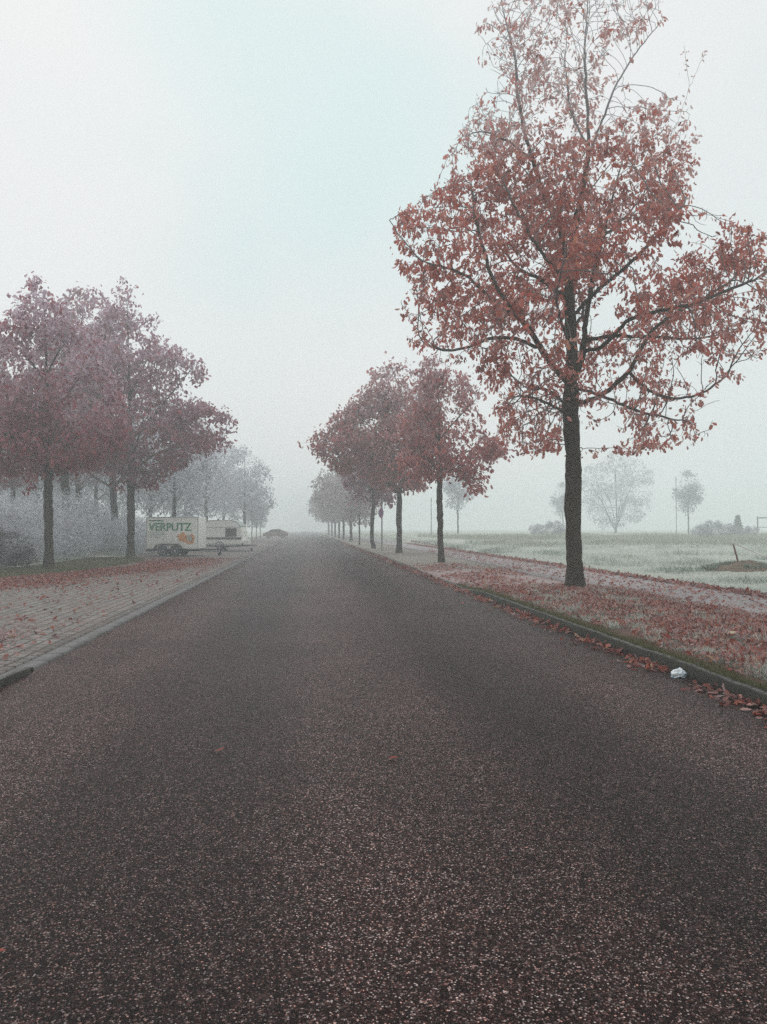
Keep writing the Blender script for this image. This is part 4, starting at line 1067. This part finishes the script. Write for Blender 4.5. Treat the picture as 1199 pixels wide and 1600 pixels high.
# crumpled paper
bm = bmesh.new(); bmesh.ops.create_icosphere(bm, subdivisions=4, radius=.062)
for v in bm.verts:
    c = v.co.normalized(); f = 1+.38*noise.noise(c*2.3+Vector((4,1,2)))+.5*abs(noise.noise(c*4.7))-.22*abs(noise.noise(c*9.0))
    v.co = Vector((c.x*.075*f, c.y*.052*f, max(-.02, c.z*.048*f+.01)))
me = bpy.data.meshes.new('crumpled_paper'); bm.to_mesh(me); bm.free()
m, n_, l_, b_ = new_mat("crumpled white and blue wrapper", rough=.45, spec=.4)
f_ = noise_t(n_, l_, pos_map(n_, l_), 16, 2)
l_.new(ramp(n_, l_, f_, [(.40, (.75,.78,.80)), (.50, (.70,.74,.78)), (.55, (.12,.30,.42)), (.62, (.72,.75,.78))]), b_.inputs['Base Color'])
pp = link('crumpled_paper', me, m); pp.location = (3.735, 7.45, road_h(3.73, 7.45)+.02); pp.rotation_euler.z = .4
tag(pp, "crumpled white and blue paper wrapper in the gutter against the right kerb", "litter")
# pale stone among the verge leaves
bm = bmesh.new(); bmesh.ops.create_icosphere(bm, subdivisions=3, radius=1)
for v in bm.verts:
    c = v.co.copy(); f = 1+.25*noise.noise(c*1.5+Vector((1,7,2)))+.06*noise.noise(c*6); v.co = Vector((c.x*.085*f, c.y*.05*f, c.z*.035*f))
me = bpy.data.meshes.new('stone'); bm.to_mesh(me); bm.free()
st_ = link('stone', me, simple("pale yellowish stone", (.42,.38,.26), .8, .3, .3, 30)); x, y = 5.37, 9.27; st_.location = (x, y, verge_h(x, y)+.045); st_.rotation_euler.z = .3
tag(st_, "pale yellowish flat stone among the leaves at the right picture edge", "stone")

# ------------------------------------------------------------------ sign post on the right
M_SIGNBLUE = simple("sign blue", (.03,.08,.30), .5, .4, .1); M_SIGNRED = simple("sign red", (.42,.03,.04), .5, .4, .1)
sx, sy = at(597, 49.5)
sg = empty('traffic_sign', (sx, sy, .1))
MB().tube([(0,0,-.2),(0,0,1.6),(0,0,3.4)], .045, 10).tube([(0,0,3.4),(0,0,3.42)], .05, 10).build('pole', M_STEEL, sg, True)
dk = MB().lathe((0,-.052,2.42), (0,-1,0), [(0,.32),(.004,.325),(.012,.325),(.014,.32)], 36).build('sign_face', M_SIGNBLUE, sg)
ring = MB(); rp_ = [(math.cos(a)*.32, math.sin(a)*.32) for a in np.linspace(0, 2*math.pi, 41)]; rq = [(math.cos(a)*.26, math.sin(a)*.26) for a in np.linspace(0, 2*math.pi, 41)]
for i in range(40):
    vs = [ring.bm.verts.new((u, -.070, 2.42+v)) for u, v in (rp_[i], rp_[i+1], rq[i+1], rq[i])]; ring.bm.faces.new(vs)
ring.build('red_ring', M_SIGNRED, dk)
for s in (1, -1):
    q = MB(); c, s_ = .19, .022
    vs = [q.bm.verts.new((u, -.070-.002*(s > 0), 2.42+v)) for u, v in ((-c-s_, s*(-c+s_)), (-c+s_, s*(-c-s_)), (c+s_, s*(c-s_)), (c-s_, s*(c+s_)))]; q.bm.faces.new(vs)
    q.build('red_bar', M_SIGNRED, dk)
for zz_ in (2.3, 2.54): MB().box(-.06, .06, -.05, .052, zz_-.015, zz_+.015, .004).build('clamp', M_STEEL, sg)
sg.rotation_euler.z = math.radians(-67); dk.location = (-.0, 0, 0)
tag(sg, "round red and blue sign on a grey pole between the bent and the forked oak", "traffic sign")

# ------------------------------------------------------------------ box trailer
M_WHITE = simple("cream white panel", (.88,.88,.82), .45, .4, .06, 3)
M_TRIM = simple("aluminium trim", (.45,.47,.46), .4, .6, .1, 6)
M_BLACK = simple("black plastic", (.018,.018,.02), .6, .4, .3, 12)
M_RUB = simple("tyre rubber", (.022,.020,.022), .85, .3, .3, 18)
M_RIM = simple("grey wheel rim", (.36,.37,.38), .4, .6, .15, 12)
M_GREEN = simple("green lettering", (.03,.26,.11), .5, .4, .1); M_GREY = simple("grey lettering", (.22,.30,.30), .5, .4, .1)
M_ORANGE = simple("orange print", (.78,.33,.12), .5, .4, .35, 9); M_LIGHT = simple("red lens", (.35,.03,.03), .3, .5, .1)

def wheel(parent, x, y, z, r, w=.18, side=-1):
    o = MB().lathe((x, y-side*w*0, z), (0, side, 0), [(-w, r*.72), (-w, r*.94), (-w*.8, r), (-w*.2, r), (0, r*.94), (.0, r*.66)], 28).build('wheel', M_RUB, parent, True)
    MB().lathe((x, y, z), (0, side, 0), [(-w*.3, r*.655), (.006, r*.655), (.008, r*.58), (-.03, r*.5), (-.035, r*.25), (.01, r*.22), (.015, r*.08)], 24).build('rim', M_RIM, o, True)
    return o

def text_mesh(txt, size, mat, parent, loc, name='lettering', offset=.0, sx=1.0):
    cu = bpy.data.curves.new(name, 'FONT'); cu.body = txt; cu.size = size; cu.extrude = .002; cu.offset = offset; cu.resolution_u = 3
    tmp = bpy.data.objects.new('tmp', cu); COL.objects.link(tmp)
    dg = bpy.context.evaluated_depsgraph_get(); me = bpy.data.meshes.new_from_object(tmp.evaluated_get(dg))
    bpy.data.objects.remove(tmp); bpy.data.curves.remove(cu)
    me.transform(Matrix.Diagonal((sx, 1, 1, 1))); me.transform(Matrix.Rotation(math.pi/2, 4, 'X')); me.name = name
    me.materials.clear(); o = link(name, me, mat, parent); o.location = loc; return o

LT = 2.82
tr = empty('box_trailer'); 
bx_ = MB().box(0, LT, 0, 1.62, .40, 2.08, .035).build('box_body', M_WHITE, tr, True)
for x0 in (-.004, LT-.036):
    MB().box(x0, x0+.04, -.008, .03, .39, 2.09, .004).build('corner_trim', M_TRIM, bx_)
MB().box(0, LT, -.012, .03, 2.055, 2.10, .004).build('roof_trim', M_TRIM, bx_)
MB().box(0, LT, -.012, .03, .37, .42, .004).build('lower_trim', M_TRIM, bx_)
for xs_ in (.94, 1.88): MB().box(xs_-.006, xs_+.006, -.0025, .01, .43, 2.05).build('panel_seam', M_TRIM, bx_)
for xs_ in (.22, 2.3): MB().box(xs_-.04, xs_+.04, -.014, .01, .455, .49, .003).build('side_reflector', M_ORANGE, bx_)
MB().box(.02, LT+.02, .15, .22, .26, .36).box(.02, LT+.02, 1.4, 1.47, .26, .36).box(.1, .16, .2, 1.42, .27, .35).box(2.5, 2.56, .2, 1.42, .27, .35).build('chassis', M_BLACK, tr)
for yy, sd_ in ((-.02, -1), (1.64, 1)):
    for xx in (.90, 1.56): wheel(tr, xx, yy, .285, .285, .17, sd_)
# tandem mudguard with sloping ends
pl = [(.42,.30),(.50,.46),(.62,.60),(.80,.66),(1.66,.66),(1.84,.60),(1.97,.46),(2.08,.28)]
pi_ = [(x*.97+.037, z-.03) for x, z in pl]
MB().prism(pl + pi_[::-1], -.22, -.012).build('mudguard', M_BLACK, tr)
MB().prism(pl + pi_[::-1], 1.632, 1.84).build('mudguard', M_BLACK, tr)
MB().tube([(LT-.1,.22,.31),(LT+.55,.6,.33),(LT+1.15,.80,.36),(LT+1.35,.81,.38)], .035, 8).tube([(LT-.1,1.4,.31),(LT+.55,1.02,.33),(LT+1.15,.82,.36)], .035, 8).build('drawbar', M_BLACK, tr, True)
MB().box(LT+1.3, LT+1.52, .77, .85, .35, .44, .02).build('coupling', M_RIM, tr)
jw = MB().tube([(LT+.95,.72,.15),(LT+.95,.72,.8)], .025, 8).tube([(LT+.95,.72,.8),(LT+.95,.62,.84)], .012, 6).build('jockey_post', M_RIM, tr, True)
MB().lathe((LT+.98,.75,.11), (0,1,0), [(-.03,.08),(-.03,.1),(-.02,.11),(.02,.11),(.03,.1),(.03,.08)], 18).build('jockey_wheel', M_RUB, jw, True)
MB().box(-.03,.06,.05,.25,.28,.38,.01).build('tail_light', M_LIGHT, tr)
MB().box(-.06,.3,.1,1.5,.24,.30,.01).build('bumper', M_BLACK, tr)
text_mesh("VERPUTZ", .60, M_GREEN, tr, (.13, -.013, 1.36), 'main_lettering', .012, .93)
for k, (x0, x1, zz_, h_) in enumerate([(.16,.92,1.865,.07),(.16,.95,1.235,.035),(.16,1.05,1.15,.03),(.16,.80,1.07,.03),(.16,.70,.99,.03)]):
    b = MB(); x = x0; rg = random.Random(k)
    while x < x1:
        w_ = rg.uniform(.03, .07); b.box(x, min(x+w_, x1), -.008, .012, zz_, zz_+h_*rg.uniform(.75, 1.15)); x += w_+.014
    b.build('small_print', M_GREEN if k == 0 else M_GREY, tr)
# the orange print: a petalled patch and a broken ring
pts_ = [(1.98+(.26+.05*math.sin(5*a)+.02*math.sin(11*a))*math.cos(a), 1.00+(.26+.05*math.sin(5*a+1))*math.sin(a)*.95) for a in np.linspace(0, 2*math.pi, 48, endpoint=False)]
MB().prism(pts_, -.009, -.003).build('orange_print', M_ORANGE, tr)
oo = [(2.36+(.27+.015*math.sin(7*a))*math.cos(a), .93+(.30+.02*math.sin(5*a))*math.sin(a)) for a in np.linspace(-2.9, 1.3, 36)]
ii = [(2.36+.17*math.cos(a), .95+.19*math.sin(a)) for a in np.linspace(1.3, -2.9, 36)]
MB().prism(oo+ii, -.016, -.0095).build('orange_print', M_ORANGE, tr)
pc = [(2.36+.168*math.cos(a), .95+.188*math.sin(a)) for a in np.linspace(0, 2*math.pi, 30, endpoint=False)]
MB().prism(pc, -.012, -.0065).build('pale_print', simple("grey beige print", (.42,.40,.34), .5, .4, .3, 20), tr)
tx, ty = at(229, 41.3); tr.location = (tx, ty, .03); tr.rotation_euler.z = -YAW - math.radians(2.5)
tag(tr, "white tandem axle box trailer with green VERPUTZ lettering parked beside the left oak", "trailer")

# ------------------------------------------------------------------ low caravan behind
cv = empty('caravan')
LC = 3.6
prof = [(0,.42),(.0,1.62),(.15,1.98),(.5,2.12),(2.6,2.14),(3.1,2.04),(3.45,1.72),(3.6,1.35),(3.6,.62),(3.45,.42)]
cb = MB().prism(prof, 0, 1.9).build('caravan_body', M_WHITE, cv)
rf = MB().prism([(-.04,1.66),(.12,2.02),(.48,2.16),(2.62,2.18),(3.13,2.07),(3.5,1.74),(3.46,1.70),(3.1,2.035),(2.6,2.142),(.5,2.122),(.15,1.985),(0,1.62)], -.02, 1.92).build('roof', simple("grey roof edge", (.40,.45,.43), .6, .3, .1), cv)
MB().box(.05, 3.5, -.018, .0, 1.655, 1.70).build('gutter_rail', M_TRIM, cb)
MB().box(.03, 3.55, -.025, .0, .83, .97, .005).build('dark_band', simple("dark green band", (.10,.13,.12), .6, .3, .3, 30), cb)
MB().box(.03, 3.5, -.02, .0, .46, .54, .004).build('lower_band', M_TRIM, cb)
wf = MB().box(2.05, 3.12, -.04, -.002, 1.03, 1.60, .02).build('window', simple("window frame", (.10,.10,.10), .5, .4, .1), cv)
MB().box(2.10, 3.07, -.046, -.0405, 1.08, 1.55).build('pane', simple("dark caravan glass", (.09,.075,.08), .15, .5, .3, 30), wf)
MB().box(1.2, 1.35, .2, .35, 2.14, 2.26, .02).build('roof_vent', M_BLACK, cv)
wheel(cv, 1.5, -.01, .29, .29, .17, -1); wheel(cv, 1.5, 1.91, .29, .29, .17, 1)
MB().prism([(1.08,.40),(1.15,.58),(1.32,.67),(1.68,.67),(1.85,.58),(1.92,.40),(1.88,.40),(1.80,.55),(1.66,.63),(1.34,.63),(1.20,.55),(1.12,.40)], -.03, .1).build('wheel_arch', M_BLACK, cv)
MB().box(.1, 3.5, .1, .18, .33, .42).box(.1, 3.5, 1.7, 1.78, .33, .42).build('chassis', M_BLACK, cv)
MB().tube([(3.3,.14,.37),(4.2,.8,.40),(4.75,.94,.42)], .035, 8).tube([(3.3,1.74,.37),(4.2,1.08,.40),(4.75,.95,.42)], .035, 8).build('drawbar', M_BLACK, cv, True)
jj = MB().tube([(4.3,.9,.12),(4.3,.9,.85)], .025, 8).build('jockey_post', M_RIM, cv)
MB().lathe((4.3,.93,.11), (0,1,0), [(-.03,.08),(-.03,.11),(.03,.11),(.03,.08)], 18).build('jockey_wheel', M_RUB, jj, True)
MB().box(3.55, 4.1, .5, 1.4, .44, .80, .05).build('gas_box', M_WHITE, cv)
cx_, cy_ = at(318, 50.0)
cx_, cy_ = at(378, 50.0); ang = -YAW-math.radians(1.5)
cv.location = (cx_-LC*math.cos(ang)*.69, cy_-LC*math.sin(ang)*.69, .02); cv.rotation_euler.z = ang; cv.scale = (.69, .95, .94)
tag(cv, "low cream caravan with one dark window parked behind the lettered box trailer", "caravan")

# ------------------------------------------------------------------ parked car in the fog
car = empty('parked_car')
M_CAR = simple("dull red car paint", (.22,.10,.09), .35, .5, .08); M_GLASS = simple("car glass", (.03,.035,.04), .1, .6, .1)
bp = [(0,.30),(0,.62),(.12,.80),(.75,.92),(1.35,1.36),(2.55,1.42),(3.35,1.10),(3.75,.95),(3.82,.55),(3.75,.28),(3.3,.24),(.5,.24)]
body = MB().prism(bp, 0, 1.66)
bmesh.ops.bevel(body.bm, geom=list(body.bm.edges), offset=.06, segments=2, affect='EDGES')
cbd = body.build('body', M_CAR, car, True)
MB().prism([(.95,.93),(1.42,1.30),(2.0,1.34),(2.0,.95)], -.006, .02).build('side_window', M_GLASS, car)
MB().prism([(2.06,.95),(2.06,1.34),(2.52,1.35),(3.18,1.06),(3.1,.97)], -.006, .02).build('side_window', M_GLASS, car)
for yy, sd_ in ((-.01, -1), (1.67, 1)):
    for xx in (.72, 3.02): wheel(car, xx, yy, .30, .30, .19, sd_)
MB().box(3.76, 3.84, .1, .4, .68, .84, .01).build('headlight', M_TRIM, car); MB().box(3.76, 3.84, 1.26, 1.56, .68, .84, .01).build('headlight', M_TRIM, car)
MB().box(-.02, .05, .1, .35, .62, .78, .01).build('tail_light', M_LIGHT, car); MB().box(-.02, .05, 1.3, 1.55, .62, .78, .01).build('tail_light', M_LIGHT, car)
c_x, c_y = at(411, 122); car.location = (c_x, c_y, .02); car.rotation_euler.z = -YAW
tag(car, "dull red parked car barely visible in the fog far down the left side", "car")

# ------------------------------------------------------------------ the fog
M_HAZE = bpy.data.materials.new("fog"); M_HAZE.use_nodes = True
hn, hl = M_HAZE.node_tree.nodes, M_HAZE.node_tree.links; hn.clear()
ho = hn.new('ShaderNodeOutputMaterial'); hv = hn.new('ShaderNodeVolumePrincipled')
hv.inputs['Color'].default_value = (.93, .998, 1.0, 1); hv.inputs['Density'].default_value = HAZE_DENSITY; hv.inputs['Anisotropy'].default_value = 0.0
hl.new(hv.outputs[0], ho.inputs['Volume'])
hz = MB().box(-290, 310, -40, 430, -1.6, 18.0).build('haze', M_HAZE); tag(hz, kind='stuff')
hz['label'] = "even pale ground fog filling the air"; hz['category'] = "fog"
